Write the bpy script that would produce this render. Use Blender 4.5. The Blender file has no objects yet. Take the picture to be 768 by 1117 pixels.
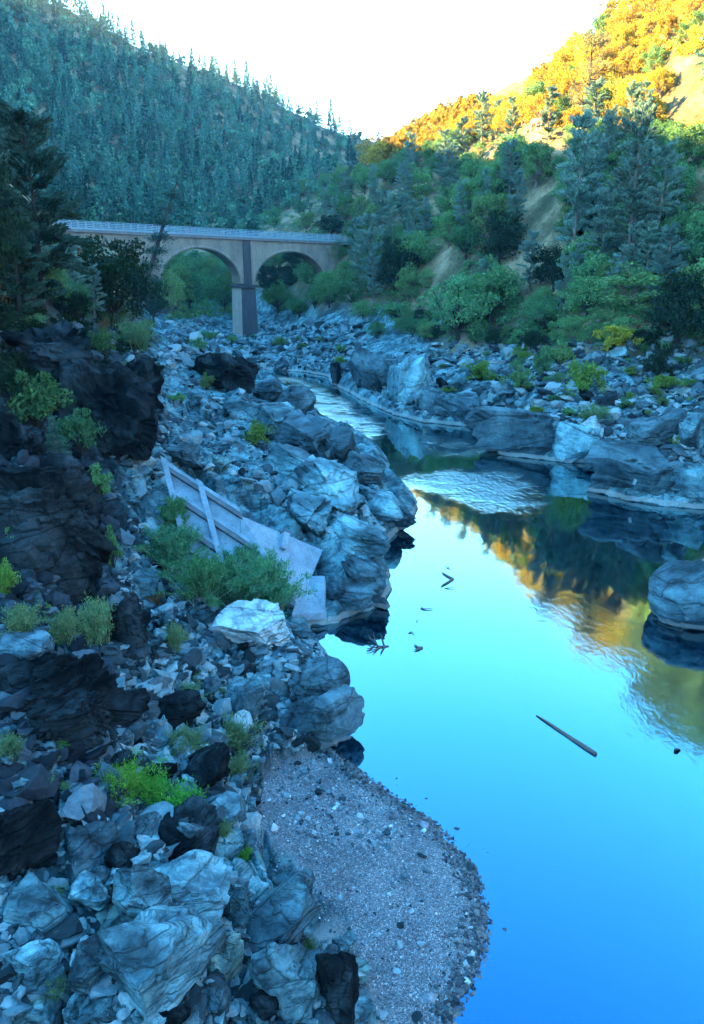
import bpy, math, random
import numpy as np
from mathutils import Vector, Matrix, Euler
from mathutils.bvhtree import BVHTree

R = math.radians
scene = bpy.context.scene
COL = scene.collection

# ------------------------------------------------------------------ camera
CAM_H = 20.0
FPX, PW, PH = 830.0, 768.0, 1117.0        # focal length in photo pixels, photo size
PITCH = R(18.5)
cam_d = bpy.data.cameras.new('camera')
cam = bpy.data.objects.new('camera', cam_d)
COL.objects.link(cam)
cam.location = (0, 0, CAM_H)
cam.rotation_euler = (math.pi / 2 - PITCH, 0, 0)
cam_d.sensor_fit = 'VERTICAL'
cam_d.sensor_height = 24.0
cam_d.lens = 24.0 * FPX / PH
cam_d.clip_start = 0.1
cam_d.clip_end = 6000
scene.camera = cam

# ------------------------------------------------------------------ sky, sun, exposure
SUN_EL, SUN_AZ = R(18.5), R(-92.0)         # azimuth from +Y, clockwise
world = bpy.data.worlds.new('World')
scene.world = world
world.use_nodes = True
wn, wl = world.node_tree.nodes, world.node_tree.links
sky = wn.new('ShaderNodeTexSky')
sky.sky_type = 'NISHITA'
sky.sun_disc = False
sky.sun_elevation = SUN_EL
sky.sun_rotation = SUN_AZ % (2 * math.pi)
sky.altitude = 300
sky.air_density = 1.0
sky.dust_density = 0.4
sky.ozone_density = 5.0
bg = wn['Background']
bg.inputs['Strength'].default_value = 0.085
# glaring white low in the sky, deep blue overhead
w_tc = wn.new('ShaderNodeTexCoord'); w_sep = wn.new('ShaderNodeSeparateXYZ'); wl.new(w_tc.outputs['Generated'], w_sep.inputs[0])
w_rp = wn.new('ShaderNodeValToRGB'); wl.new(w_sep.outputs[2], w_rp.inputs[0])
w_el = w_rp.color_ramp.elements
while len(w_el) < 4: w_el.new(0.5)
for e_, (p_, c_) in zip(w_el, [(0.0, (1.6, 1.5, 1.2, 1)), (0.24, (1.5, 1.5, 1.2, 1)), (0.46, (0.80, 1.36, 1.20, 1)), (0.80, (0.42, 1.16, 1.14, 1))]):
    e_.position = p_; e_.color = c_
w_mx = wn.new('ShaderNodeMix'); w_mx.data_type = 'RGBA'; w_mx.blend_type = 'MULTIPLY'; w_mx.inputs[0].default_value = 1.0
wl.new(sky.outputs[0], w_mx.inputs[6]); wl.new(w_rp.outputs[0], w_mx.inputs[7])
wl.new(w_mx.outputs[2], bg.inputs['Color'])
sun_d = bpy.data.lights.new('sun', 'SUN')
sun_d.energy = 5.0
sun_d.angle = R(0.5)
sun_d.color = (1.0, 0.60, 0.18)
sun = bpy.data.objects.new('sun', sun_d)
COL.objects.link(sun)
sdir = Vector((math.cos(SUN_EL) * math.sin(SUN_AZ), math.cos(SUN_EL) * math.cos(SUN_AZ), math.sin(SUN_EL)))
sun.rotation_euler = (-sdir).to_track_quat('-Z', 'Y').to_euler()
vs = scene.view_settings
vs.view_transform = 'Standard'
vs.look = 'None'
vs.gamma = 1.0
vs.use_curve_mapping = False
vs.exposure = 4.45
cy = scene.cycles
cy.use_denoising = True
cy.max_bounces = 6
cy.diffuse_bounces = 3
cy.glossy_bounces = 3
cy.transmission_bounces = 3
cy.volume_bounces = 0
cy.use_adaptive_sampling = True
cy.adaptive_threshold = 0.02
cy.sample_clamp_indirect = 6.0

# ------------------------------------------------------------------ helpers: pixels, noise, meshes
CP, SP = math.cos(PITCH), math.sin(PITCH)

def ray(u, v):
    a, b = (u - PW / 2) / FPX, (PH / 2 - v) / FPX
    return Vector((a, CP + b * SP, -SP + b * CP))      # per unit of depth along the view axis

def at_z(u, v, z):
    d = ray(u, v)
    return Vector((0, 0, CAM_H)) + d * ((z - CAM_H) / d.z)

def at_d(u, v, t):
    return Vector((0, 0, CAM_H)) + ray(u, v) * t

def hash3(ix, iy, iz, s=0):
    h = (ix * 374761393 + iy * 668265263 + iz * 2147483647 + s * 974711) & 0xFFFFFFFF
    h = ((h ^ (h >> 13)) * 1274126177) & 0xFFFFFFFF
    h = ((h ^ (h >> 16)) * 2246822519) & 0xFFFFFFFF
    return ((h ^ (h >> 15)) & 0xFFFFFF) / float(0xFFFFFF)

def vnoise(P, s=0):
    """value noise in -1..1; P is (n,3)"""
    P = np.asarray(P, float)
    I = np.floor(P).astype(np.int64)
    f = P - I
    f = f * f * f * (f * (f * 6 - 15) + 10)
    out = np.zeros(len(P))
    for dx in (0, 1):
        wx = f[:, 0] if dx else 1 - f[:, 0]
        for dy in (0, 1):
            wy = f[:, 1] if dy else 1 - f[:, 1]
            for dz in (0, 1):
                wz = f[:, 2] if dz else 1 - f[:, 2]
                out += wx * wy * wz * hash3(I[:, 0] + dx, I[:, 1] + dy, I[:, 2] + dz, s)
    return out * 2 - 1

def fbm(P, octv=4, s=0, gain=0.5):
    P = np.asarray(P, float)
    a, t, o = 1.0, 0.0, np.zeros(len(P))
    for k in range(octv):
        o += a * vnoise(P * (2.03 ** k) + 17.3 * k, s + k)
        t += a
        a *= gain
    return o / t

def cells(x, y, s=0):
    """jittered cells: id-random a, b, c of the nearest cell, offset to its point, gap to the second nearest"""
    ix, iy = np.floor(x).astype(np.int64), np.floor(y).astype(np.int64)
    d1 = np.full(len(x), 9.0); d2 = d1.copy()
    ca = np.zeros(len(x)); cb = ca.copy(); cc = ca.copy(); ox = ca.copy(); oy = ca.copy()
    for dx in (-1, 0, 1):
        for dy in (-1, 0, 1):
            jx, jy = ix + dx, iy + dy
            px = jx + hash3(jx, jy, jx * 0 + 1, s); py = jy + hash3(jx, jy, jx * 0 + 2, s)
            d = np.hypot(x - px, y - py)
            near = d < d1
            d2 = np.where(near, d1, np.minimum(d2, d))
            d1 = np.where(near, d, d1)
            ca = np.where(near, hash3(jx, jy, jx * 0 + 3, s), ca)
            cb = np.where(near, hash3(jx, jy, jx * 0 + 4, s), cb)
            cc = np.where(near, hash3(jx, jy, jx * 0 + 5, s), cc)
            ox = np.where(near, x - px, ox); oy = np.where(near, y - py, oy)
    return ca, cb, cc, ox, oy, d2 - d1

def smooth(a, b, x):
    t = np.clip((x - a) / (b - a), 0, 1)
    return t * t * (3 - 2 * t)

def make_mesh(name, V, F, mats=(), mi=None, smooth_shade=True, attrs=None):
    """V (n,3); F a list of int arrays, each (k,3) or (k,4), or one such array; mi: one material index per array or per face"""
    if isinstance(F, np.ndarray):
        F = [F]
    me = bpy.data.meshes.new(name)
    V = np.asarray(V, np.float32)
    me.vertices.add(len(V))
    me.vertices.foreach_set('co', V.ravel())
    F = [np.asarray(f, np.int32) for f in F]
    nl = sum(f.size for f in F)
    npoly = sum(len(f) for f in F)
    me.loops.add(nl)
    me.loops.foreach_set('vertex_index', np.concatenate([f.ravel() for f in F]))
    me.polygons.add(npoly)
    tot = np.concatenate([np.full(len(f), f.shape[1], np.int32) for f in F])
    me.polygons.foreach_set('loop_start', np.concatenate([[0], np.cumsum(tot)[:-1]]).astype(np.int32))
    me.polygons.foreach_set('loop_total', tot)
    if mi is not None:
        if len(mi) == len(F) and len(F) != npoly:
            mi = np.concatenate([np.full(len(f), m, np.int32) for f, m in zip(F, mi)])
        me.polygons.foreach_set('material_index', np.asarray(mi, np.int32))
    me.polygons.foreach_set('use_smooth', np.full(npoly, bool(smooth_shade)))
    me.update(calc_edges=True)
    me.validate()
    for m in mats:
        me.materials.append(m)
    for k, a in (attrs or {}).items():
        at = me.attributes.new(k, 'FLOAT', 'POINT')
        at.data.foreach_set('value', np.asarray(a, np.float32))
    return me

def link(name, me, parent=None, loc=None, rot=None, scl=None):
    o = bpy.data.objects.new(name, me)
    COL.objects.link(o)
    if parent is not None:
        o.parent = parent
    if loc is not None: o.location = loc
    if rot is not None: o.rotation_euler = rot
    if scl is not None: o.scale = (scl, scl, scl) if isinstance(scl, (int, float)) else scl
    return o

def tag(o, label=None, cat=None, group=None, kind=None):
    if label: o['label'] = label
    if cat: o['category'] = cat
    if group: o['group'] = group
    if kind: o['kind'] = kind
    return o

def thing(name, label, cat, loc=(0, 0, 0), rz=0.0, group=None):
    o = bpy.data.objects.new(name, None)
    COL.objects.link(o)
    o.location = loc
    o.rotation_euler = (0, 0, rz)
    o.empty_display_size = 0.3
    return tag(o, label, cat, group)

class MB:
    """collects boxes, tubes, prisms into one mesh"""
    def __init__(s):
        s.V, s.Q, s.T, s.n = [], [], [], 0
    def add(s, V, F):
        V = np.asarray(V, float)
        F = np.asarray(F, int) + s.n
        s.V.append(V); s.n += len(V)
        (s.Q if F.shape[1] == 4 else s.T).append(F)
    def box(s, lo, hi, M=None):
        x0, y0, z0 = lo; x1, y1, z1 = hi
        V = np.array([[x0,y0,z0],[x1,y0,z0],[x1,y1,z0],[x0,y1,z0],[x0,y0,z1],[x1,y0,z1],[x1,y1,z1],[x0,y1,z1]], float)
        if M is not None:
            V = np.array([M @ Vector(p) for p in V])
        s.add(V, [[0,3,2,1],[4,5,6,7],[0,1,5,4],[1,2,6,5],[2,3,7,6],[3,0,4,7]])
    def tube(s, pts, rad, n=6, cap=True):
        pts = [Vector(p) for p in pts]
        rings = []
        for i, p in enumerate(pts):
            d = (pts[min(i + 1, len(pts) - 1)] - pts[max(i - 1, 0)]).normalized()
            a = d.orthogonal().normalized() if i == 0 else (a - d * a.dot(d)).normalized()
            b = d.cross(a)
            r = rad[i] if hasattr(rad, '__len__') else rad
            rings.append([p + (a * math.cos(2 * math.pi * k / n) + b * math.sin(2 * math.pi * k / n)) * r for k in range(n)])
        V = [v for rg in rings for v in rg]
        F = [[i * n + k, i * n + (k + 1) % n, (i + 1) * n + (k + 1) % n, (i + 1) * n + k] for i in range(len(pts) - 1) for k in range(n)]
        s.add(V, F)
        if cap:
            s.add([*rings[-1], pts[-1]], [[k, (k + 1) % n, n] for k in range(n)])
    def mesh(s, name, mats=(), smooth_shade=False):
        F = []
        if s.Q: F.append(np.concatenate(s.Q))
        if s.T: F.append(np.concatenate(s.T))
        return make_mesh(name, np.concatenate(s.V), F, mats, None, smooth_shade)
    def build(s, name, mat, parent=None, smooth_shade=False, **k):
        return link(name, s.mesh(name, [mat], smooth_shade), parent, **k)

def bevel(o, w, seg=2):
    m = o.modifiers.new('bevel', 'BEVEL'); m.width = w; m.segments = seg; m.limit_method = 'ANGLE'
    return o

# ------------------------------------------------------------------ materials
def new_mat(name):
    m = bpy.data.materials.new(name)
    m.use_nodes = True
    nt = m.node_tree
    for n in list(nt.nodes): nt.nodes.remove(n)
    return m, nt.nodes, nt.links

def N(nodes, typ, **kw):
    n = nodes.new('ShaderNode' + typ)
    for k, v in kw.items():
        if k.startswith('i_'):
            key = k[2:]
            n.inputs[int(key) if key.isdigit() else key].default_value = v
        else:
            setattr(n, k, v)
    return n

def ramp(nodes, stops, interp='LINEAR'):
    n = nodes.new('ShaderNodeValToRGB')
    n.color_ramp.interpolation = interp
    el = n.color_ramp.elements
    while len(el) < len(stops): el.new(0.5)
    for e, (p, c) in zip(el, stops):
        e.position = p
        e.color = c if len(c) == 4 else (*c, 1)
    return n

def mixc(nodes, links, fac, a, b, blend='MIX'):
    n = nodes.new('ShaderNodeMix')
    n.data_type = 'RGBA'; n.blend_type = blend
    for sock, val in ((n.inputs[0], fac), (n.inputs[6], a), (n.inputs[7], b)):
        if hasattr(val, 'links') or isinstance(val, bpy.types.NodeSocket):
            links.new(val, sock)
        elif isinstance(val, (int, float)):
            sock.default_value = val
        else:
            sock.default_value = (*val, 1) if len(val) == 3 else val
    return n.outputs[2]

def mathn(nodes, links, op, a, b=None, clamp=False):
    n = nodes.new('ShaderNodeMath'); n.operation = op; n.use_clamp = clamp
    for sock, val in ((n.inputs[0], a), (n.inputs[1], b)):
        if val is None: continue
        if isinstance(val, bpy.types.NodeSocket): links.new(val, sock)
        else: sock.default_value = val
    return n.outputs[0]

def rock_nodes(n, l, vec, pale, mid, dark, freq, streak=(1, 1, 5), per_object=None):
    """colour socket and height socket of greenstone: mottling, streaks along the strata, cracks, lichen"""
    mp = N(n, 'Mapping', i_Scale=tuple(freq * k for k in streak)); l.new(vec, mp.inputs[0])
    n1 = N(n, 'TexNoise', i_Scale=0.55 * freq, i_Detail=6.0, i_Roughness=0.62); l.new(vec, n1.inputs[0])
    n2 = N(n, 'TexNoise', i_Scale=1.1, i_Detail=5.0, i_Roughness=0.6, i_Distortion=0.6); l.new(mp.outputs[0], n2.inputs[0])
    n3 = N(n, 'TexNoise', i_Scale=9.0 * freq, i_Detail=4.0, i_Roughness=0.7); l.new(vec, n3.inputs[0])
    vo = N(n, 'TexVoronoi', feature='DISTANCE_TO_EDGE', i_Scale=0.38)
    wob = N(n, 'VectorMath', operation='ADD'); sc = N(n, 'VectorMath', operation='SCALE', i_3=0.18)
    l.new(n3.outputs['Color'], sc.inputs[0]); l.new(mp.outputs[0], wob.inputs[0]); l.new(sc.outputs[0], wob.inputs[1])
    l.new(wob.outputs[0], vo.inputs[0])
    r1 = ramp(n, [(0.30, dark), (0.47, mid), (0.62, pale), (0.8, tuple(min(1, c * 1.25) for c in pale))]); l.new(n1.outputs[0], r1.inputs[0])
    r2 = ramp(n, [(0.36, (0.22, 0.24, 0.27)), (0.47, (0.85, 0.87, 0.9)), (0.7, (1.15, 1.12, 1.05))]); l.new(n2.outputs[0], r2.inputs[0])
    c = mixc(n, l, 0.75, r1.outputs[0], r2.outputs[0], 'MULTIPLY')
    r3 = ramp(n, [(0.32, (0.55, 0.55, 0.55)), (0.5, (1, 1, 1)), (0.7, (1.2, 1.2, 1.2))]); l.new(n3.outputs[0], r3.inputs[0])
    c = mixc(n, l, 0.6, c, r3.outputs[0], 'MULTIPLY')
    rc = ramp(n, [(0.0, (0.2, 0.2, 0.2)), (0.025, (1, 1, 1))]); l.new(vo.outputs[0], rc.inputs[0])
    c = mixc(n, l, 0.75, c, rc.outputs[0], 'MULTIPLY')
    n5 = N(n, 'TexNoise', i_Scale=34.0 * freq, i_Detail=3.0, i_Roughness=0.8); l.new(vec, n5.inputs[0])
    r5 = ramp(n, [(0.34, (0.5, 0.5, 0.5)), (0.5, (1, 1, 1)), (0.68, (1.25, 1.25, 1.25))]); l.new(n5.outputs[0], r5.inputs[0])
    c = mixc(n, l, 0.6, c, r5.outputs[0], 'MULTIPLY')
    # thin dark joints along the strata
    mj = N(n, 'Mapping', i_Scale=(0.5 * freq, 0.5 * freq, 5.5 * freq), i_Rotation=(0.3, 0.2, 0.0)); l.new(vec, mj.inputs[0])
    nj = N(n, 'TexNoise', i_Scale=1.0, i_Detail=3.0, i_Distortion=0.3); l.new(mj.outputs[0], nj.inputs[0])
    rj = ramp(n, [(0.475, (1, 1, 1)), (0.497, (0.16, 0.17, 0.18)), (0.519, (1, 1, 1))]); l.new(nj.outputs[0], rj.inputs[0])
    c = mixc(n, l, 0.42, c, rj.outputs[0], 'MULTIPLY')
    h = mathn(n, l, 'MULTIPLY', n1.outputs[0], 0.9)
    h = mathn(n, l, 'ADD', h, mathn(n, l, 'MULTIPLY', n2.outputs[0], 0.6))
    h = mathn(n, l, 'ADD', h, mathn(n, l, 'MULTIPLY', n3.outputs[0], 0.22))
    h = mathn(n, l, 'ADD', h, mathn(n, l, 'MULTIPLY', rc.outputs[0], 0.3))
    h = mathn(n, l, 'ADD', h, mathn(n, l, 'MULTIPLY', rj.outputs[0], 0.25))
    h = mathn(n, l, 'ADD', h, mathn(n, l, 'MULTIPLY', n5.outputs[0], 0.08))
    return c, h

def waterline(n, l, col):
    """the band the river leaves on its banks: wet and dark at the water, a pale mineral crust above it"""
    geo = N(n, 'NewGeometry'); sx = N(n, 'SeparateXYZ'); l.new(geo.outputs['Position'], sx.inputs[0])
    nz = N(n, 'TexNoise', i_Scale=0.8, i_Detail=3.0); l.new(geo.outputs['Position'], nz.inputs[0])
    z = mathn(n, l, 'ADD', sx.outputs[2], mathn(n, l, 'MULTIPLY', mathn(n, l, 'SUBTRACT', nz.outputs[0], 0.5), 0.35))
    band = ramp(n, [(0.06, (0, 0, 0)), (0.12, (1, 1, 1)), (0.40, (1, 1, 1)), (0.52, (0, 0, 0))])
    l.new(mathn(n, l, 'MULTIPLY', z, 1.0), band.inputs[0])
    c = mixc(n, l, mathn(n, l, 'MULTIPLY', band.outputs[0], 0.5), col, (0.30, 0.27, 0.25))
    wet = ramp(n, [(0.03, (0.22, 0.24, 0.26)), (0.1, (1, 1, 1))]); l.new(z, wet.inputs[0])
    return mixc(n, l, 1.0, c, wet.outputs[0], 'MULTIPLY')

def rock_mat(name, pale, mid, dark, freq=1.6, rough=0.85, bump=0.9, dist=0.14, spec=0.2):
    m, n, l = new_mat(name)
    tc = N(n, 'TexCoord'); oi = N(n, 'ObjectInfo')
    off = N(n, 'VectorMath', operation='SCALE'); comb = N(n, 'CombineXYZ', i_0=31.0, i_1=57.0, i_2=83.0)
    l.new(comb.outputs[0], off.inputs[0]); l.new(oi.outputs['Random'], off.inputs[3])
    add = N(n, 'VectorMath', operation='ADD'); l.new(tc.outputs['Object'], add.inputs[0]); l.new(off.outputs[0], add.inputs[1])
    c, h = rock_nodes(n, l, add.outputs[0], pale, mid, dark, freq, (0.8, 1.1, 4.5))
    hs = N(n, 'HueSaturation'); l.new(c, hs.inputs['Color'])
    mr = N(n, 'MapRange', i_3=0.72, i_4=1.25); l.new(oi.outputs['Random'], mr.inputs[0]); l.new(mr.outputs[0], hs.inputs['Value'])
    c = waterline(n, l, hs.outputs[0])
    b = N(n, 'Bump', i_Strength=bump, i_Distance=dist); l.new(h, b.inputs['Height'])
    p = N(n, 'BsdfPrincipled', i_Roughness=rough); l.new(c, p.inputs['Base Color']); l.new(b.outputs[0], p.inputs['Normal'])
    p.inputs['Specular IOR Level'].default_value = spec
    out = N(n, 'OutputMaterial'); l.new(p.outputs[0], out.inputs[0])
    return m

PALE = ((0.165, 0.31, 0.335), (0.055, 0.115, 0.135), (0.004, 0.010, 0.014))
M_pale = rock_mat('pale_greenstone', *PALE)
M_grey = rock_mat('grey_greenstone', (0.090, 0.160, 0.182), (0.032, 0.064, 0.078), (0.004, 0.009, 0.012))
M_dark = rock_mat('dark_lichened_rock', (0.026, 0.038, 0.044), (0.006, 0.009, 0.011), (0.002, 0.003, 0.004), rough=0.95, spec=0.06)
M_white = rock_mat('bleached_rock', (0.40, 0.45, 0.45), (0.27, 0.33, 0.34), (0.08, 0.11, 0.12))
M_green = rock_mat('green_tinged_rock', (0.15, 0.25, 0.23), (0.08, 0.14, 0.14), (0.025, 0.05, 0.055))
M_tan = rock_mat('tan_rock', (0.5, 0.40, 0.30), (0.36, 0.28, 0.2), (0.15, 0.12, 0.09))

def plain_mat(name, c1, c2, scale=3.0, rough=0.85, bump=0.3, dist=0.03, streak=None, metallic=0.0):
    m, n, l = new_mat(name)
    tc = N(n, 'TexCoord')
    vec = tc.outputs['Object']
    if streak:
        mp = N(n, 'Mapping', i_Scale=streak); l.new(vec, mp.inputs[0]); vec = mp.outputs[0]
    n1 = N(n, 'TexNoise', i_Scale=scale, i_Detail=7.0, i_Roughness=0.65); l.new(vec, n1.inputs[0])
    r = ramp(n, [(0.32, c2), (0.62, c1)]); l.new(n1.outputs[0], r.inputs[0])
    n2 = N(n, 'TexNoise', i_Scale=scale * 9, i_Detail=3.0); l.new(vec, n2.inputs[0])
    r2 = ramp(n, [(0.3, (0.7, 0.7, 0.7)), (0.6, (1.05, 1.05, 1.05))]); l.new(n2.outputs[0], r2.inputs[0])
    c = mixc(n, l, 0.7, r.outputs[0], r2.outputs[0], 'MULTIPLY')
    b = N(n, 'Bump', i_Strength=bump, i_Distance=dist); l.new(n2.outputs[0], b.inputs['Height'])
    p = N(n, 'BsdfPrincipled', i_Roughness=rough, i_Metallic=metallic)
    l.new(c, p.inputs['Base Color']); l.new(b.outputs[0], p.inputs['Normal'])
    out = N(n, 'OutputMaterial'); l.new(p.outputs[0], out.inputs[0])
    return m

def leaf_mat(name, c1, c2, c3=None, vary=0.25, trans=0.3):
    """foliage: colour varies leaf by leaf and plant by plant"""
    m, n, l = new_mat(name)
    geo = N(n, 'NewGeometry'); oi = N(n, 'ObjectInfo')
    st = [(0.0, c1), (0.75, c2)] + ([(1.0, c3)] if c3 else [])
    r = ramp(n, st); l.new(geo.outputs['Random Per Island'], r.inputs[0])
    hs = N(n, 'HueSaturation'); l.new(r.outputs[0], hs.inputs['Color'])
    mr = N(n, 'MapRange', i_3=1 - vary, i_4=1 + vary); l.new(oi.outputs['Random'], mr.inputs[0])
    ta = N(n, 'Attribute', attribute_name='tint')        # per plant inside a mesh of many; 0 where the mesh has none
    l.new(mathn(n, l, 'MULTIPLY', mr.outputs[0], mathn(n, l, 'ADD', ta.outputs['Fac'], 1.0)), hs.inputs['Value'])
    h = mathn(n, l, 'MULTIPLY', oi.outputs['Random'], 7.31); h = mathn(n, l, 'FRACT', h)
    mh = N(n, 'MapRange', i_3=0.48, i_4=0.525); l.new(h, mh.inputs[0]); l.new(mh.outputs[0], hs.inputs['Hue'])
    d = N(n, 'BsdfDiffuse'); t = N(n, 'BsdfTranslucent'); mx = N(n, 'MixShader', i_0=trans)
    l.new(hs.outputs[0], d.inputs[0]); l.new(hs.outputs[0], t.inputs[0])
    l.new(d.outputs[0], mx.inputs[1]); l.new(t.outputs[0], mx.inputs[2])
    out = N(n, 'OutputMaterial'); l.new(mx.outputs[0], out.inputs[0])
    return m

# ------------------------------------------------------------------ terrain: control points and shorelines
SHORE = [at_z(u, v, 0) for u, v in [
    (488,1117),(511,1080),(526,1040),(531,1000),(523,965),(506,935),(480,905),(440,876),(402,850),(372,830),(358,818),
    (366,806),(380,792),(394,777),(387,764),(376,748),(366,732),(356,712),(346,694),(341,684),
    (368,679),(398,669),(420,655),(427,640),(424,617),(418,602),(430,582),(450,567),(455,546),(440,530),(424,520),(423,500),
    (410,490),(384,476),(357,466),(346,456),(331,440),(311,425),(296,412),(276,408),(270,402),(300,404),(330,406),(357,411),
    (360,417),(376,426),(400,440),(430,453),(462,461),(500,465),(544,467),(543,476),(526,489),(560,498),(602,503),(640,506),
    (664,505),(668,516),(657,539),(682,546),(720,552),(768,557)]]
BANKS = [(p.x, p.y) for p in SHORE] + [(34,63),(37,57),(34,51),(27,48)]
BANKS += [(at_z(u, v, 0).x, at_z(u, v, 0).y) for u, v in [(768,612),(740,637),(716,661),(723,679),(746,686),(775,688)]]
BANKS += [(25,37),(30,34),(30,26),(27,20),(26,8),(24,-10),(22,-70),(-12,-70),(-9,-30),(-6,-6),(-4,2),(-1,7),(1.2,11)]
BANKS = np.array(BANKS)
GRAVEL = np.array([(at_z(u, v, 0.4).x, at_z(u, v, 0.4).y) for u, v in [
    (540,1117),(560,1040),(550,960),(520,910),(450,865),(385,830),(355,806),(325,815),(298,822),(285,850),(270,880),(262,905),
    (300,950),(345,1000),(372,1030),(392,1070),(405,1117),(430,1250),(560,1250)]])

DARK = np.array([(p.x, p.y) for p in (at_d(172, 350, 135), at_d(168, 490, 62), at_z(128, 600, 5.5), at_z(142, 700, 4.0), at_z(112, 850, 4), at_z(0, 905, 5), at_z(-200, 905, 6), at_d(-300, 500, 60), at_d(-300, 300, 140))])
CTRL = []
def cz(*rows):
    for u, v, z in rows:
        p = at_z(u, v, z); CTRL.append((p.x, p.y, z))
def ct(*rows):
    for u, v, t in rows:
        p = at_d(u, v, t); CTRL.append((p.x, p.y, p.z))
def cp(*rows):
    for deg, r, z in rows:
        CTRL.append((r * math.sin(R(deg)), r * math.cos(R(deg)), z))
# left bank, from the bottom of the frame up
cz((0,1117,4.0),(80,1117,3.8),(160,1117,3.5),(240,1117,2.8),(310,1110,2.2),(375,1100,1.2),(410,1117,.6),
   (0,1000,4.5),(100,1000,4.1),(200,960,3.6),(280,960,2.8),(325,1000,1.7),(365,1020,.6),(400,950,.55),(450,1000,.5),(440,1060,.45),
   (420,900,.5),(350,900,.7),(300,880,1.0),(320,840,.8),(0,880,5.0),(60,880,4.6),(130,880,3.5),(200,880,2.2),(250,890,1.5),
   (0,780,6.2),(60,760,6.0),(130,760,4.4),(170,800,3.0),(230,800,1.8),(285,760,1.3),(340,740,1.2),(375,778,.7),(330,790,.8),
   (0,650,8.0),(60,680,6.6),(140,670,4.6),(180,680,3.0),(240,700,2.0),(300,700,1.4),(335,700,.9),
   (130,560,6.2),(160,600,4.6),(200,620,3.2),(250,650,1.8),(300,660,1.0),(180,500,5.2),(230,500,4.2),(290,560,3.0),
   (340,590,2.6),(380,600,2.4),(400,560,2.4),(425,545,1.8),(400,640,1.6),(350,640,.9),(370,520,3.2),(300,500,3.6),(340,480,3.6),(385,495,2.8),
   (200,430,5.2),(250,440,4.2),(300,450,3.6),(270,420,3.4),(240,405,3.2),(210,385,4.5),(300,390,1.4),(340,395,1.4),(250,392,2.2),
   (280,375,2.4),(275,358,2.2),(240,362,2.6),(310,360,2.6),(330,372,3.2),(230,370,4.0),(380,380,3.5))
ct((0,560,36),(60,560,38),(0,470,42),(60,450,46),(110,440,56),(160,490,62),(0,400,48),(50,390,54),(0,345,56),(45,335,65),
   (60,370,62),(100,355,80),(150,380,85),(130,345,110),(170,400,85),(0,255,100),(77,264,158),(40,270,120),(120,330,150),(170,350,165))
# right bank and hillside
cz((450,360,6),(540,385,6),(600,390,7),(700,395,7.5),(768,385,8.5),(768,440,5),(700,450,4.2),(620,455,3.4),(600,478,2.4),(640,480,2.2),
   (565,445,3.6),(500,435,3.0),(450,405,3.6),(400,375,4.0),(372,405,2.6),(410,420,2.0),(470,445,1.6),(540,480,1.2),(700,510,3.0),(760,500,4.2),(740,530,2.4),(690,530,1.8),
   (768,530,3.0),(768,650,1.6),(745,640,1.9),(760,620,1.2))
ct((768,290,98),(700,300,104),(620,310,117),(520,330,132),(440,320,165),(768,210,106),(700,215,116),(600,220,136),(520,230,155),(450,240,185),
   (400,255,212),(380,262,197),(320,290,222),(330,240,280),(420,190,235),(500,160,200),(560,152,178),(610,150,152),(700,150,130),(768,150,116),
   (560,128,198),(610,90,172),(650,50,164),(700,12,154),(768,-30,138),(768,70,126),(700,90,142),(840,-80,132),(960,-160,130),(1100,-230,130),
   (960,100,98),(900,250,82),(900,330,74))
cp((38,400,150),(50,300,140),(60,200,110),(75,200,100),(40,80,14),(45,60,6),(60,50,8),(60,90,34),(80,60,16),(80,110,50),(100,50,16),(100,100,46),
   (130,40,10),(130,120,50),(160,100,12),(180,90,-2))
# far ridges
ct((0,-12,520),(80,16,540),(150,52,560),(200,72,580),(260,93,600),(340,132,640),(400,156,700),(450,165,900),
   (0,120,410),(100,130,440),(200,150,480),(300,172,540),(370,190,600),(0,235,300),(100,240,310),(200,240,340),(280,240,390),
   (380,175,420),(450,148,265),(520,130,215),(225,300,280),(245,322,235),(205,300,300),(230,345,205))
cp((-30,520,175),(-30,350,118),(-30,200,62),(-30,110,30),(-30,60,17),(-36,40,12),(-36,80,28),(-38,150,56),(-38,270,98),(-45,200,104),(-45,400,150),
   (-60,120,72),(-60,250,120),(-80,100,55),(-80,220,110),(-60,40,18),(-60,20,9),(-80,30,14),(-110,40,16),(-110,120,55),(-150,60,16),(-150,200,60),
   (-45,25,8),(-40,15,4.5),(-10,8,2),(-60,10,4.5),(-20,700,160),(0,1000,90),(5,900,72),(10,1000,120),(-30,1000,230),(-60,1000,220),(-90,1000,200),(30,1000,220),(60,1000,220),(90,1000,200),
   (150,1000,150),(-150,1000,150),(180,1000,100),(30,800,190),(60,600,190),(90,500,170))
CTRL = np.array(CTRL)

def warp(x, y):
    r = np.hypot(x, y)
    return np.stack([np.arctan2(x, y), np.log(np.maximum(r, 1.0)) * 0.9], 1)

_cw = warp(CTRL[:, 0], CTRL[:, 1])
def _phi(D2):
    return np.sqrt(D2 + 0.0006)
_n = len(CTRL)
_A = np.zeros((_n + 1, _n + 1))
_A[:_n, :_n] = _phi(((_cw[:, None] - _cw[None]) ** 2).sum(2)) - np.eye(_n) * 0.004
_A[:_n, _n] = 1; _A[_n, :_n] = 1
_w = np.linalg.solve(_A, np.append(CTRL[:, 2], 0.0))

def base_z(x, y):
    out = np.empty(len(x))
    for i in range(0, len(x), 20000):
        W = warp(x[i:i + 20000], y[i:i + 20000])
        D2 = ((W[:, None, :] - _cw[None]) ** 2).sum(2)
        out[i:i + 20000] = _phi(D2) @ _w[:_n] + _w[_n]
    return out

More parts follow.
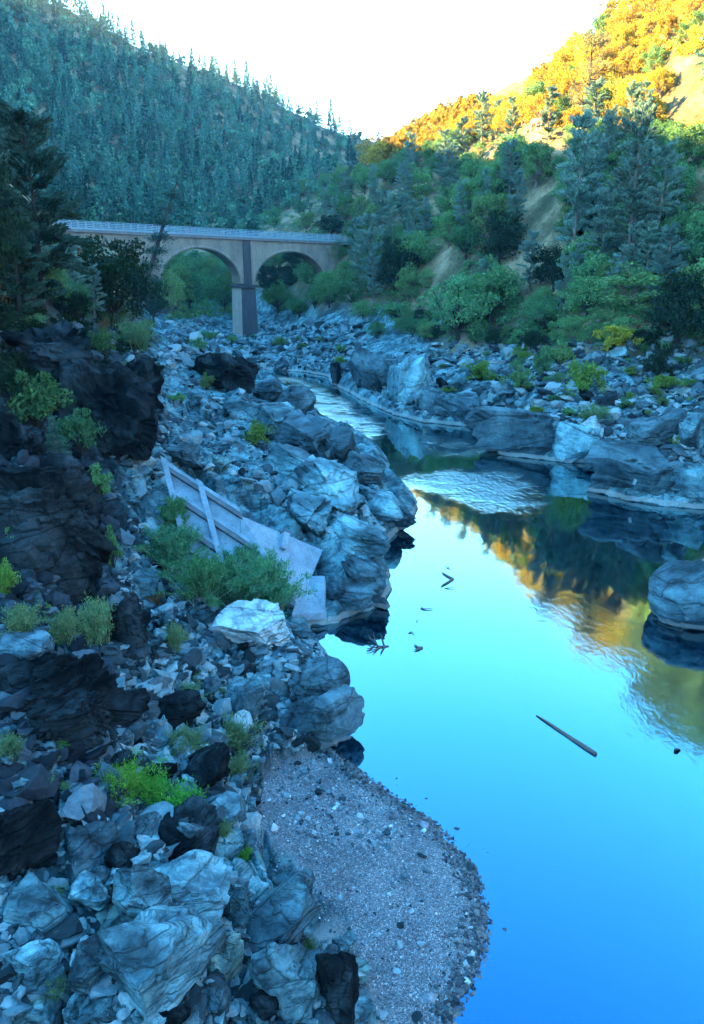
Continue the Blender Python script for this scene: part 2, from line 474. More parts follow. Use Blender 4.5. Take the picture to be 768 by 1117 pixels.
def in_poly(x, y, P):
    ins = np.zeros(len(x), bool)
    j = len(P) - 1
    for i in range(len(P)):
        xi, yi, xj, yj = P[i, 0], P[i, 1], P[j, 0], P[j, 1]
        ins ^= ((yi > y) != (yj > y)) & (x < (xj - xi) * (y - yi) / (yj - yi + 1e-12) + xi)
        j = i
    return ins

def poly_dist(x, y, P):
    d = np.full(len(x), 1e9)
    for i in range(len(P)):
        ax, ay = P[i - 1]; bx, by = P[i]
        ex, ey = bx - ax, by - ay
        t = np.clip(((x - ax) * ex + (y - ay) * ey) / (ex * ex + ey * ey + 1e-12), 0, 1)
        d = np.minimum(d, np.hypot(x - ax - t * ex, y - ay - t * ey))
    return d

def terrain_z(x, y):
    """height, and the masks gravel and soil"""
    z = base_z(x, y)
    r = np.hypot(x, y)
    d = poly_dist(x, y, BANKS)
    wet = in_poly(x, y, BANKS)
    P = np.stack([x, y, x * 0], 1)
    gd = poly_dist(x, y, GRAVEL)
    grav = np.where(in_poly(x, y, GRAVEL), smooth(0, 0.7, gd + 0.25 * vnoise(P * 1.5, 5)), 0)
    jig = 0.45 * fbm(P * 0.55, 3, 3) * (1 - grav) + 0.30 * fbm(P * 0.9, 3, 13) * grav + 0.08 * vnoise(P * 2.2, 8)
    sd = np.where(wet, -d, d) + jig * np.exp(-d / 3)
    soil = np.clip(smooth(7.0, 12.0, z + 1.5 * fbm(P * 0.08, 3, 9)), 0, 1)
    soil = np.where((x > 3) & (r < 135), np.clip(smooth(4.2, 9.5, z + 2.6 * fbm(P * 0.16, 3, 9)), 0, 1), soil)
    soil = np.where((x < 0) & (r < 120), smooth(11, 17, z + 2 * fbm(P * 0.12, 3, 9)), soil)
    rock = (1 - grav) * (1 - 0.8 * soil)
    # fractured bedrock: tilted blocks at three sizes, stretched along the strata
    ang = 0.35
    wx = x + 0.9 * fbm(P * 0.33, 3, 21); wy = y + 0.9 * fbm(P * 0.33, 3, 22)
    sx, sy = wx * math.cos(ang) + wy * math.sin(ang), -wx * math.sin(ang) + wy * math.cos(ang)
    h = np.zeros(len(x))
    near = 1 - smooth(50, 110, r)
    for sc, amp, s in ((5.0, 1.05, 1), (2.1, 0.6, 2), (0.85, 0.24 * near, 3)):
        a, b, c, ox, oy, gap = cells(sx / sc, sy / (sc * 2.8), s)
        h += amp * ((a - 0.5) * 1.3 + (b - 0.42) * ox * 1.9 + (c - 0.5) * oy * 1.0 - 0.45 * (1 - smooth(0, 0.10, gap)))
    h += 0.25 * fbm(P * 0.9, 4, 31)
    hill = smooth(120, 250, r) * soil
    h = h * rock + soil * (1.0 * fbm(P * 0.07, 4, 41) * (1 + 3 * hill) + 0.25 * fbm(P * 0.5, 3, 42))
    h += grav * (0.05 * fbm(P * 0.9, 3, 51))
    edge = smooth(0.0, 3.0, sd) * (1 - grav) + grav
    land = z + h * edge
    hi = 0.03 + np.where(grav > 0.3, 0.16, 1.1) * np.maximum(sd, 0) + np.where(grav > 0.3, 0, 0.25 * smooth(0, .4, sd))
    lo = 0.03 + 0.10 * np.minimum(np.maximum(sd, 0), 6)
    k = smooth(5.0, 9.0, sd)
    land = np.maximum(land, lo)
    land = np.minimum(land, hi) * (1 - k) + land * k
    bed = -np.minimum(3.0, 0.04 + np.where(grav > 0.2, 0.22, 0.8) * np.maximum(-sd, 0))
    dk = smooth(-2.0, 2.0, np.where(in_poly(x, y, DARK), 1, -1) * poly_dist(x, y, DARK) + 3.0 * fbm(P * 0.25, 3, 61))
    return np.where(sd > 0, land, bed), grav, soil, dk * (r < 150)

th = np.concatenate([np.arange(-180, -34, 2.0), np.arange(-34, -26, 0.4), np.arange(-26, 26, 0.115), np.arange(26, 34, 0.4), np.arange(34, 180, 2.0)])
rr = np.concatenate([[0.5, 3.0], np.exp(np.linspace(math.log(6.0), math.log(250), 700)), np.exp(np.linspace(math.log(252), math.log(1000), 90))])
T, RR = np.meshgrid(np.radians(th), rr)
gx, gy = (RR * np.sin(T)).ravel(), (RR * np.cos(T)).ravel()
gz, ggrav, gsoil, gdark = terrain_z(gx, gy)
nr, nt_ = RR.shape
idx = np.arange(nr * nt_).reshape(nr, nt_)
a = idx[:-1, :]; b = idx[1:, :]
nxt = np.roll(idx, -1, axis=1)
quads = np.stack([idx[:-1], nxt[:-1], nxt[1:], idx[1:]], 2).reshape(-1, 4)
TV = np.stack([gx, gy, gz], 1)

def terrain_material():
    m, n, l = new_mat('canyon_ground')
    tc = N(n, 'TexCoord'); vec = tc.outputs['Object']
    rot = N(n, 'Mapping', i_Rotation=(0.35, 0.25, 0.35)); l.new(vec, rot.inputs[0])
    c, h = rock_nodes(n, l, rot.outputs[0], *PALE, 0.75, (2.2, 0.6, 2.6))
    # soil and dry grass
    ns = N(n, 'TexNoise', i_Scale=0.09, i_Detail=8.0, i_Roughness=0.65); l.new(vec, ns.inputs[0])
    rs = ramp(n, [(0.36, (0.035, 0.04, 0.022)), (0.48, (0.10, 0.085, 0.045)), (0.58, (0.24, 0.17, 0.10)), (0.72, (0.33, 0.24, 0.15))]); l.new(ns.outputs[0], rs.inputs[0])
    n4 = N(n, 'TexNoise', i_Scale=1.6, i_Detail=6.0); l.new(vec, n4.inputs[0])
    r4 = ramp(n, [(0.3, (0.55, 0.55, 0.55)), (0.65, (1.15, 1.15, 1.15))]); l.new(n4.outputs[0], r4.inputs[0])
    cs = mixc(n, l, 0.8, rs.outputs[0], r4.outputs[0], 'MULTIPLY')
    asoil = N(n, 'Attribute', attribute_name='soil'); agrav = N(n, 'Attribute', attribute_name='gravel')
    c = mixc(n, l, asoil.outputs['Fac'], c, cs)
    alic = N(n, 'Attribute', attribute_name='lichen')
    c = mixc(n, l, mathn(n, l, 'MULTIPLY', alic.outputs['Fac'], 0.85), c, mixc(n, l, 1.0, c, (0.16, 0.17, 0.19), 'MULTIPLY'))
    # gravel
    vg = N(n, 'TexVoronoi', i_Scale=30.0, i_Randomness=1.0); l.new(vec, vg.inputs[0])
    sep = N(n, 'SeparateColor'); l.new(vg.outputs['Color'], sep.inputs[0])
    rg = ramp(n, [(0.0, (0.07, 0.075, 0.085)), (0.5, (0.17, 0.18, 0.20)), (0.85, (0.25, 0.26, 0.28)), (1.0, (0.5, 0.52, 0.54))]); l.new(sep.outputs[0], rg.inputs[0])
    ng = N(n, 'TexNoise', i_Scale=0.7, i_Detail=5.0); l.new(vec, ng.inputs[0])
    rg2 = ramp(n, [(0.35, (0.7, 0.7, 0.72)), (0.65, (1.15, 1.12, 1.1))]); l.new(ng.outputs[0], rg2.inputs[0])
    cg = mixc(n, l, 1.0, rg.outputs[0], rg2.outputs[0], 'MULTIPLY')
    c = mixc(n, l, agrav.outputs['Fac'], c, cg)
    c = mixc(n, l, agrav.outputs['Fac'], waterline(n, l, c), c)
    hg = mathn(n, l, 'MULTIPLY', vg.outputs['Distance'], -0.5)
    mixh = N(n, 'Mix'); l.new(agrav.outputs['Fac'], mixh.inputs[0]); l.new(h, mixh.inputs[2]); l.new(hg, mixh.inputs[3])
    b = N(n, 'Bump', i_Strength=0.8, i_Distance=0.22); l.new(mixh.outputs[0], b.inputs['Height'])
    p = N(n, 'BsdfPrincipled', i_Roughness=0.85); l.new(c, p.inputs['Base Color']); l.new(b.outputs[0], p.inputs['Normal'])
    p.inputs['Specular IOR Level'].default_value = 0.12
    out = N(n, 'OutputMaterial'); l.new(p.outputs[0], out.inputs[0])
    return m

terrain = link('terrain', make_mesh('terrain', TV, quads, [terrain_material()], attrs={'gravel': ggrav, 'soil': gsoil, 'lichen': gdark}))
tag(terrain, 'rocky canyon floor and wooded slopes on both sides of the river', kind='structure')
BVH = BVHTree.FromPolygons(TV.tolist(), quads.tolist())

CAMV = Vector((0, 0, CAM_H))
def hit(u, v):
    """ground seen at a photo pixel: point, depth"""
    d = ray(u, v)
    p = BVH.ray_cast(CAMV, d.normalized())[0]
    return (p, (p - CAMV).dot(d) / d.dot(d)) if p else (None, None)
def ground(x, y):
    p = BVH.ray_cast(Vector((x, y, 600)), Vector((0, 0, -1)))[0]
    return p.z if p else 0.0
def to_px(p):
    q = Vector(p) - CAMV
    t = q.y * CP - q.z * SP
    if t <= 0.1: return (-9999, -9999, t)
    return (PW / 2 + FPX * q.x / t, PH / 2 - FPX * (q.y * SP + q.z * CP) / t, t)

# ------------------------------------------------------------------ river
def river():
    nx, ny = 181, 261
    X, Y = np.meshgrid(np.linspace(-45, 45, nx), np.linspace(-70, 160, ny))
    x, y = X.ravel(), Y.ravel()
    def poly(px):
        return np.array([(at_z(u, v, 0).x, at_z(u, v, 0).y) for u, v in px])
    rip = np.zeros(len(x))
    for px, k in (([(300,410),(330,412),(400,445),(430,475),(390,480),(345,452)], 0.5),
                  ([(440,522),(500,512),(560,510),(590,540),(585,556),(540,556),(490,536)], 1.0),
                  ([(560,640),(640,650),(720,690),(768,700),(768,822),(680,815),(640,770),(580,700)], 0.055),
                  ([(430,470),(560,480),(560,500),(480,500)], 0.25)):
        P = poly(px)
        d = poly_dist(x, y, P); d = np.where(in_poly(x, y, P), d, -d)
        w = 2.5 if y.max() else 1
        rip = np.maximum(rip, k * smooth(-2.0, 3.0, d))
    i = np.arange(nx * ny).reshape(ny, nx)
    q = np.stack([i[:-1, :-1], i[:-1, 1:], i[1:, 1:], i[1:, :-1]], 2).reshape(-1, 4)
    m, n, l = new_mat('river_water')
    tc = N(n, 'TexCoord'); vec = tc.outputs['Object']
    at = N(n, 'Attribute', attribute_name='ripple')
    mp = N(n, 'Mapping', i_Scale=(1.0, 0.55, 1.0), i_Rotation=(0, 0, -0.3)); l.new(vec, mp.inputs[0])
    nb = N(n, 'TexNoise', i_Scale=2.8, i_Detail=4.0, i_Roughness=0.6, i_Distortion=0.4); l.new(mp.outputs[0], nb.inputs[0])
    calm = N(n, 'TexNoise', i_Scale=0.5, i_Detail=2.0); l.new(mp.outputs[0], calm.inputs[0])
    pat = N(n, 'TexNoise', i_Scale=0.35, i_Detail=3.0); l.new(vec, pat.inputs[0])
    pr = ramp(n, [(0.36, (0.25, 0.25, 0.25)), (0.6, (1, 1, 1))]); l.new(pat.outputs[0], pr.inputs[0])
    amp = mathn(n, l, 'MULTIPLY', at.outputs['Fac'], pr.outputs[0])
    h = mathn(n, l, 'ADD', mathn(n, l, 'MULTIPLY', nb.outputs[0], mathn(n, l, 'MULTIPLY', amp, 0.26)), mathn(n, l, 'MULTIPLY', calm.outputs[0], 0.010))
    b = N(n, 'Bump', i_Strength=1.0, i_Distance=1.0); l.new(h, b.inputs['Height'])
    gl = N(n, 'BsdfGlossy', i_Roughness=0.04)
    lw = N(n, 'LayerWeight', i_Blend=0.5)
    gt = ramp(n, [(0.22, (0.12, 0.46, 0.90)), (0.44, (0.33, 0.76, 1.0)), (0.62, (0.72, 0.98, 1.0))]); l.new(lw.outputs['Facing'], gt.inputs[0]); l.new(gt.outputs[0], gl.inputs['Color'])
    df = N(n, 'BsdfDiffuse'); df.inputs['Color'].default_value = (0.0, 0.003, 0.009, 1)
    fr = N(n, 'Fresnel', i_IOR=1.33); l.new(b.outputs[0], fr.inputs['Normal'])
    fac = mathn(n, l, 'ADD', mathn(n, l, 'MULTIPLY', fr.outputs[0], 1.3), 0.30)
    mx = N(n, 'MixShader'); l.new(fac, mx.inputs[0]); l.new(df.outputs[0], mx.inputs[1]); l.new(gl.outputs[0], mx.inputs[2])
    l.new(b.outputs[0], gl.inputs['Normal'])
    out = N(n, 'OutputMaterial'); l.new(mx.outputs[0], out.inputs[0])
    o = link('water', make_mesh('water', np.stack([x, y, x * 0], 1), q, [m], attrs={'ripple': rip}))
    tag(o, 'calm blue river winding down the canyon between the rocks', kind='structure')
river()

# ------------------------------------------------------------------ landmarks for telling repeats apart, and label building
LANDMARKS = [  # photo pixel, words
    (450, 960, 'the gravel bar'), (165, 872, 'the bright green fern patch'), (270, 625, 'the willow thicket'), (225, 540, 'the ribbed concrete wall'),
    (275, 688, 'the long white boulder'), (60, 575, 'the tall dark outcrop'), (85, 765, 'the broad dark outcrop'), (280, 475, 'the lone yellow-green bush'),
    (180, 1070, 'the domed pale boulder'), (22, 925, 'the dark corner boulder'), (222, 840, 'the black boulder'),
    (342, 660, 'the small concrete slab'), (355, 790, 'the shore point'), (110, 450, 'the slanting dark outcrop'), (400, 550, 'the layered headland'), (245, 410, 'the dark upstream knoll'),
    (365, 410, 'the dark rock stub midstream'), (440, 420, 'the slanted pale bank slabs'), (637, 415, 'the round lime bush'), (672, 370, 'the yellow bush'),
    (718, 395, 'the dark round bush'), (560, 480, 'the low rock spit'), (710, 520, 'the blocky rock promontory'), (745, 650, 'the boulder at the water'),
    (525, 405, 'the spreading pale green bush'), (565, 415, 'the rounded mid-green bush'), (590, 255, 'the long bare tan gully'), (475, 290, 'the short bare slope'),
    (750, 205, 'the upper bare patch'), (745, 285, 'the lower bare patch'), (594, 148, 'the roadside guardrail'), (635, 95, 'the tall bare-limbed pine'),
    (275, 330, 'the bridge pier'), (365, 300, 'the last bridge arch'), (130, 310, 'the dark oak'), (45, 250, 'the grey-green pine'), (165, 270, 'the leaning pine'), (510, 135, 'the sunlit knoll'),
    (700, 60, 'the golden slope'), (410, 160, 'the valley notch'), (640, 350, 'the thicket above the bank')]
USED = {}
PENDING = []
def where(u, v, avoid=None):
    best = sorted((math.hypot(u - a, v - b), w, a, b) for a, b, w in LANDMARKS if w != avoid)
    d, w, a, b = best[0]
    du, dv = u - a, v - b
    h = 'right of' if du > 0 else 'left of'
    k = 'below' if dv > 0 else 'above'
    far = '' if d > 45 else 'just '
    if abs(du) > 2.2 * abs(dv): s = far + h
    elif abs(dv) > 2.2 * abs(du): s = far + k
    else: s = far + k + ' and ' + h
    return s + ' ' + w
ORD = ['', 'second ', 'third ', 'fourth ', 'fifth ', 'sixth ', 'seventh ', 'eighth ', 'ninth ', 'tenth ', 'eleventh ', 'twelfth ']
def later_label(o, what, u, v, size, group, cat):
    """queue a repeat: its label is settled once all are known, so that each label names one thing"""
    o['category'] = cat; o['group'] = group
    PENDING.append((o, what, u, v, size))
def settle_labels():
    by = {}
    for row in PENDING:
        o, what, u, v, size = row
        by.setdefault((what, where(u, v)), []).append(row)
    for (what, w), rows in by.items():
        if len(rows) == 1:
            rows[0][0]['label'] = what + ' ' + w
            continue
        rows.sort(key=lambda r: r[2])
        n = len(rows)
        # same words, same landmark: rank them across the photo
        for i, r in enumerate(rows):
            if n == 2: pre = ('left ', 'right ')[i]
            elif n <= 12: pre = 'leftmost ' if i == 0 else 'rightmost ' if i == n - 1 else ORD[i] + 'from left, '
            else: pre = ''
            lab = pre + what + ' ' + w
            if len(lab.split()) > 16: lab = lab.replace(' the ', ' ')
            r[0]['label'] = ' '.join(lab.split()[:16])

# ------------------------------------------------------------------ rocks
def ico(sub):
    import bmesh
    bm = bmesh.new()
    bmesh.ops.create_icosphere(bm, subdivisions=sub, radius=1.0)
    V = np.array([v.co[:] for v in bm.verts]); F = np.array([[v.index for v in f.verts] for f in bm.faces])
    bm.free()
    return V, F
ICO = {k: ico(k) for k in (1, 2, 3, 4, 5, 6)}

def rock_arrays(seed, sub, kind='block'):
    """a stone of about unit half-size: planes knocked off a sphere, then broken strata and roughness"""
    rs = np.random.RandomState(seed)
    V, F = ICO[sub]
    V = V.copy() * 1.25
    if kind == 'slab': ncut, lo, hi, sq = 10, 0.52, 0.88, (1, 0.85, 0.42)
    elif kind == 'dome': ncut, lo, hi, sq = 7, 0.80, 1.02, (1, 0.9, 0.7)
    elif kind == 'wedge': ncut, lo, hi, sq = 12, 0.45, 0.9, (1, 0.75, 0.8)
    elif kind == 'crag': ncut, lo, hi, sq = 8, 0.7, 1.0, (1, 0.8, 0.85)
    elif kind == 'ledge': ncut, lo, hi, sq = 7, 0.7, 1.0, (1, 0.42, 0.36)
    else: ncut, lo, hi, sq = 14, 0.46, 0.84, (1, 0.85, 0.8)
    if kind == 'slab':
        tilt = rs.uniform(-0.12, 0.12, 2)
        planes = [((tilt[0], tilt[1], 1), 0.62), ((-tilt[0], -tilt[1], -1), 0.6)]
    elif kind == 'wedge':
        planes = [((0.55, 0.1, 0.83), 0.42), ((-0.9, 0.1, 0.3), 0.75)]
    else:
        planes = [((rs.uniform(-.35, .35), rs.uniform(-.35, .35), 1), 0.72)]
    for _ in range(ncut):
        nrm = rs.normal(size=3); nrm[2] *= 0.7 if kind == 'slab' else 0.9
        planes.append((nrm, rs.uniform(lo, hi)))
    for nrm, d in planes:
        nrm = np.array(nrm, float); nrm /= np.linalg.norm(nrm)
        t = V @ nrm - d
        over = t > 0
        V[over] -= np.outer(t[over] * 0.985, nrm)
    rad = V / np.maximum(np.linalg.norm(V, axis=1, keepdims=True), 1e-6)
    # joints: blocks of the stone pushed in or out along fracture planes
    crag = kind in ('crag', 'ledge')
    axj = rs.normal(size=3); axj /= np.linalg.norm(axj)
    for npt, amp, tl in (((40, .24, .25), (170, .12, .22), (700, .05, .2)) if kind == 'crag' else ((10, .16, .30), (45, .06, .25)) if crag else ((16, .10, .22), (60, .05, .2))):
        pt = rs.normal(size=(npt, 3)); pt = pt / np.linalg.norm(pt, axis=1, keepdims=True) * rs.uniform(.6, 1.25, (npt, 1))
        st = 1.0 + (1.6 if crag else .6) * np.outer(axj, axj)
        Vw = V + 0.06 * np.stack([fbm(V * 2.1 + 3.1 * i, 2, 70 + i) for i in range(3)], 1)
        Dq = (((Vw[:, None, :] - pt[None]) @ (np.eye(3) + (1.3 if crag else .5) * np.outer(axj, axj))) ** 2).sum(2) if len(V) * npt < 6e6 else None
        if Dq is None:
            kk = np.concatenate([((((Vw[i:i + 4000, None, :] - pt[None]) @ (np.eye(3) + 1.3 * np.outer(axj, axj))) ** 2).sum(2)).argmin(1) for i in range(0, len(V), 4000)])
        else:
            kk = Dq.argmin(1)
        off = rs.uniform(-1, .6, npt)[kk] * amp
        tv = rs.normal(size=(npt, 3)) * tl
        V = V + rad * (off + amp * 1.6 * ((V - pt[kk]) * tv[kk]).sum(1))[:, None]
    o = seed * 7.31
    # strata: ledges across a slanting axis
    ax = np.array([rs.uniform(-.5, .5), rs.uniform(-.5, .5), 1.0]); ax /= np.linalg.norm(ax)
    s = (V @ ax) * rs.uniform(3.0, 5.0) + 0.7 * fbm(V * 1.3 + o, 3, 1)
    saw = s - np.floor(s)
    led = hash3(np.floor(s).astype(np.int64), np.full(len(s), seed), np.zeros(len(s), np.int64)) - 0.5
    side = (1 - np.abs(rad @ ax))[:, None]
    V = V + rad * (led * 0.13 - 0.05 * (saw > 0.86))[:, None] * side
    # chipped corners and roughness
    V = V + rad * (0.030 * fbm(V * 1.7 + o, 3, 5) + (0.05 if crag else 0.024) * fbm(V * 5.0 + o, 4, 9))[:, None]
    if sub >= 5:
        V = V + rad * ((0.03 if crag else 0.014) * fbm(V * 13 + o, 3, 15))[:, None]
    V = V * np.array(sq)
    e = (V.max(0) - V.min(0)) / 2
    V = (V - (V.max(0) + V.min(0)) / 2) / e.max()
    return V, F

ROCKS = {}
def rock_mesh(kind, seed, sub, mat, name='boulder'):
    key = (kind, seed, sub, mat.name)
    if key not in ROCKS:
        V, F = rock_arrays(seed, sub, kind)
        me = make_mesh(name, V, F, [mat], None, True)
        me.set_sharp_from_angle(angle=R(38))
        e = (V.max(0) - V.min(0)) / 2
        ROCKS[key] = (me, e)
    return ROCKS[key]

rnd = random.Random(11)
NP_TONE = {'pale': M_pale, 'grey': M_grey, 'dark': M_dark, 'white': M_white, 'green': M_green, 'tan': M_tan}

def put_rock(u, vb, w, h, kind, tone, seed, sub, label=None, rz=None, tilt=(0, 0), deep=0.8, group=None, name='boulder', cat='boulder', sink=0.18, rise=1.0):
    """a boulder whose foot is at photo pixel (u, vb) on the ground and which looks w by h pixels big from the camera"""
    p, t = hit(u, vb - 0.15 * h)
    if p is None: return None
    s = t / FPX
    W = w * s
    dep = math.atan2(CAM_H - p.z, math.hypot(p.x, p.y))
    D = W * deep
    H = (h * s - D * 0.75 * math.sin(dep)) / max(0.35, math.cos(dep))
    H = max(H, 0.32 * W if kind == 'slab' else 0.5 * W)
    H = min(H, 1.6 * W) * rise
    me, e = rock_mesh(kind, seed, sub, NP_TONE[tone], name)
    # away from the camera by half its depth, foot in the ground
    f = Vector((p.x, p.y, 0)).normalized()
    c = p + f * (D * 0.30)
    gz_ = ground(c.x, c.y)
    z0 = min(p.z, gz_) - sink * H
    o = link(name, me)
    o.rotation_euler = (tilt[0], tilt[1], rnd.uniform(0, 6.28) if rz is None else rz)
    o.scale = (W / (2 * e[0]), D / (2 * e[1]), (H * (1 + sink)) / (2 * e[2]))
    if rz is None:
        k = (W + D) / 2 / (e[0] + e[1])
        o.scale = (k, k, o.scale[2])
    o.location = (c.x, c.y, z0 + H * (1 + sink) / 2)
    if label:
        tag(o, label, cat, group)
    return o

# dark outcrops on the left bank
OG = dict(name='rock_outcrop', cat='outcrop', group='dark outcrops of the left bank')
put_rock(52, 650, 160, 150, 'crag', 'dark', 101, 6, 'tall dark craggy outcrop beside the upper left debris path', rz=0.4, deep=0.75, sink=.5, **OG)
put_rock(118, 505, 140, 105, 'crag', 'dark', 102, 6, 'dark outcrop slanting down to the ribbed concrete wall', rz=-0.9, tilt=(0.0, 0.40), deep=0.8, sink=.6, **OG)
put_rock(80, 838, 175, 130, 'crag', 'dark', 103, 6, 'broad dark outcrop above the bright green fern patch', rz=0.2, deep=0.75, sink=.5, **OG)
put_rock(15, 505, 80, 70, 'crag', 'dark', 104, 5, 'dark outcrop under shrubs at the upper left edge', deep=0.8, sink=.5, **OG)
put_rock(60, 418, 120, 56, 'crag', 'dark', 105, 5, 'dark tilted outcrop at the foot of the grey-green pine', rz=-0.5, tilt=(0, 0.35), sink=.5, **OG)
put_rock(143, 716, 46, 66, 'crag', 'dark', 106, 5, 'dark blocky outcrop right of the feathery grass tufts', sink=.4, **OG)
put_rock(248, 430, 60, 44, 'crag', 'dark', 107, 5, 'dark knoll by the far bend of the river', sink=.4, **OG)
put_rock(150, 452, 70, 60, 'crag', 'dark', 108, 5, 'dark jagged outcrop above the debris path top', rz=-.7, sink=.5, **OG)
# hand placed boulders: u, foot v, width px, height px, kind, tone, label
HAND = [
 (180,1112,150,95,'block','pale','domed pale boulder filling the bottom of the boulder heap'),
 (163,1026,74,76,'block','pale','upright pale block standing above the domed boulder'),
 (196,1002,122,64,'slab','pale','long pale flat-topped slab at the crest of the foreground heap'),
 (224,1026,58,30,'slab','pale','low pale block tucked under the long flat slab'),
 (252,1012,46,46,'block','pale','cube-like pale block right of the long flat slab'),
 (308,1046,108,86,'wedge','grey','big sloping striated grey rock facing the gravel bar'),
 (316,1130,76,92,'block','pale','tall pale slab leaning at the bottom beside the dark end block'),
 (364,1122,56,76,'block','dark','dark end block of the heap next to the gravel'),
 (42,1128,66,50,'block','pale','pale wedge in the bottom left corner of the heap'),
 (22,972,96,98,'block','dark','big dark corner boulder at the left edge above the heap'),
 (104,968,76,62,'slab','grey','grey-blue slab between the dark corner boulder and fern patch'),
 (136,952,50,38,'wedge','dark','dark wedge stone behind the upright pale block'),
 (206,938,90,48,'slab','dark','dark slab with a pale top below the fern patch'),
 (222,870,76,64,'block','dark','black boulder in the grass above the gravel bar'),
 (100,998,54,36,'slab','pale','pale slab left of the upright pale block'),
 (42,1018,92,40,'slab','pale','flat pale slab along the left edge under the corner boulder'),
 (116,1026,58,30,'slab','green','green-tinged slab left of the domed boulder top'),
 (42,1092,72,58,'block','pale','squarish pale boulder left of the domed boulder'),
 (98,1092,58,58,'block','grey','grey block wedged against the domed boulder'),
 (184,1128,54,32,'wedge','dark','dark wedge under the domed boulder at the bottom'),
 (248,1082,52,62,'wedge','green','dark green-grey stone right of the domed boulder'),
 (318,1044,36,26,'block','grey','small grey stone in front of the striated rock'),
 (375,1038,34,18,'slab','pale','flat pale slab lying alone on the gravel edge'),
 (290,1122,44,44,'block','dark','small dark block at the bottom between two slabs'),
 (112,1128,84,30,'slab','pale','long pale slab at the bottom edge of the heap'),
 (268,784,52,38,'slab','pale','pale tabular block on the debris slope above the gravel'),
 (286,757,40,26,'slab','pale','low pale block behind the tabular block'),
 (350,778,74,56,'dome','grey','grey rounded rock mass on the shore point'),
 (352,812,88,40,'slab','grey','flat shore slab with a dark undercut at the water'),
 (196,804,68,48,'slab','dark','dark-faced slab left of the feathery green bush'),
 (246,900,58,32,'slab','grey','grey slab at the edge of the gravel under the grass'),
 (172,872,50,44,'block','dark','dark stone behind the bright green fern patch'),
 (151,842,28,20,'slab','pale','small pale stone left of the black boulder'),
 (283,872,13,10,'dome','tan','lone tan stone on the gravel'),
 (274,712,86,52,'slab','white','long white boulder lying below the willow thicket'),
 (222,684,42,26,'slab','pale','pale flat boulder left of the long white boulder'),
 (160,652,50,28,'slab','pale','pale slab at the left foot of the willow thicket'),
 (205,516,50,34,'block','grey','grey boulder leaning behind the ribbed concrete wall'),
 (240,520,30,22,'block','green','green-grey stone beside the concrete wall rim'),
 (32,724,70,36,'slab','grey','grey slab at the left edge above the broad dark outcrop'),
 (232,418,44,30,'block','dark','dark boulder left of the far bend knoll'),
 (300,470,60,34,'slab','pale','pale slab ridge right of the lone yellow-green bush'),
 (322,462,52,40,'wedge','grey','grey wedge rock at the far bend of the river'),
 (366,426,17,28,'block','dark','dark square rock stub standing at the river edge'),
 (444,444,62,60,'slab','pale','tall slanted pale slab on the far right bank'),
 (402,432,56,52,'wedge','grey','grey slanted slab at the upstream end of the right bank'),
 (478,455,44,34,'dome','grey','low rounded grey boulder at the right bank water'),
 (462,432,28,18,'dome','white','small whitish boulder on the slanted right bank'),
 (560,500,92,44,'wedge','grey','long dark-faced spit rock reaching into the river'),
 (618,504,70,42,'slab','pale','pale layered block on the low rock spit'),
 (640,488,40,34,'block','white','whitish angular block behind the rock spit'),
 (690,546,92,62,'block','grey','blocky grey rock at the head of the promontory'),
 (742,552,70,52,'block','pale','pale block at the right end of the promontory'),
 (714,498,66,52,'dome','grey','rounded grey boulder above the promontory'),
 (752,492,46,38,'block','pale','pale angular boulder at the right edge'),
 (676,392,26,14,'slab','pale','small pale flat slab below the yellow bush'),
 (500,464,60,26,'slab','grey','grey shelf rock at the right bank waterline'),
 (536,468,40,20,'slab','grey','low shelf rock at the cove on the right bank'),
]
LEDGE = {'long dark-faced spit rock reaching into the river': -.5, 'pale layered block on the low rock spit': -.5, 'grey shelf rock at the right bank waterline': -.94,
         'low shelf rock at the cove on the right bank': -.94, 'grey slanted slab at the upstream end of the right bank': -1.0, 'blocky grey rock at the head of the promontory': -.45,
         'pale block at the right end of the promontory': -.45, 'tall slanted pale slab on the far right bank': -1.1, 'flat shore slab with a dark undercut at the water': .5, 'low rounded grey boulder at the right bank water': -.94}
for i, (u, v, w, h, kind, tone, lab) in enumerate(HAND):
    if lab in LEDGE:
        put_rock(u, v, w * 1.15, h, 'ledge', tone, 200 + i, 5, lab, group='boulders of the canyon banks', rz=LEDGE[lab], tilt=(rnd.uniform(-.1, .1), rnd.uniform(-.08, .08)), deep=0.6, sink=.45, rise=.9)
        continue
    put_rock(u, v, w, h, kind, tone, 200 + i, 5 if w > 60 or v > 800 else 4, lab, group='boulders of the canyon banks', rz=0.15 if i in (0, 2, 34) else None,
             tilt=(rnd.uniform(-.12, .12), rnd.uniform(-.15, .15)), deep=0.8 if kind != 'slab' else 0.75)
put_rock(758, 688, 112, 76, 'dome', 'grey', 301, 5, 'smooth boulder standing in the water at the right edge', rz=0.3, tilt=(0, -0.22), deep=0.9, group='boulders of the canyon banks', sink=0.45, rise=.85)

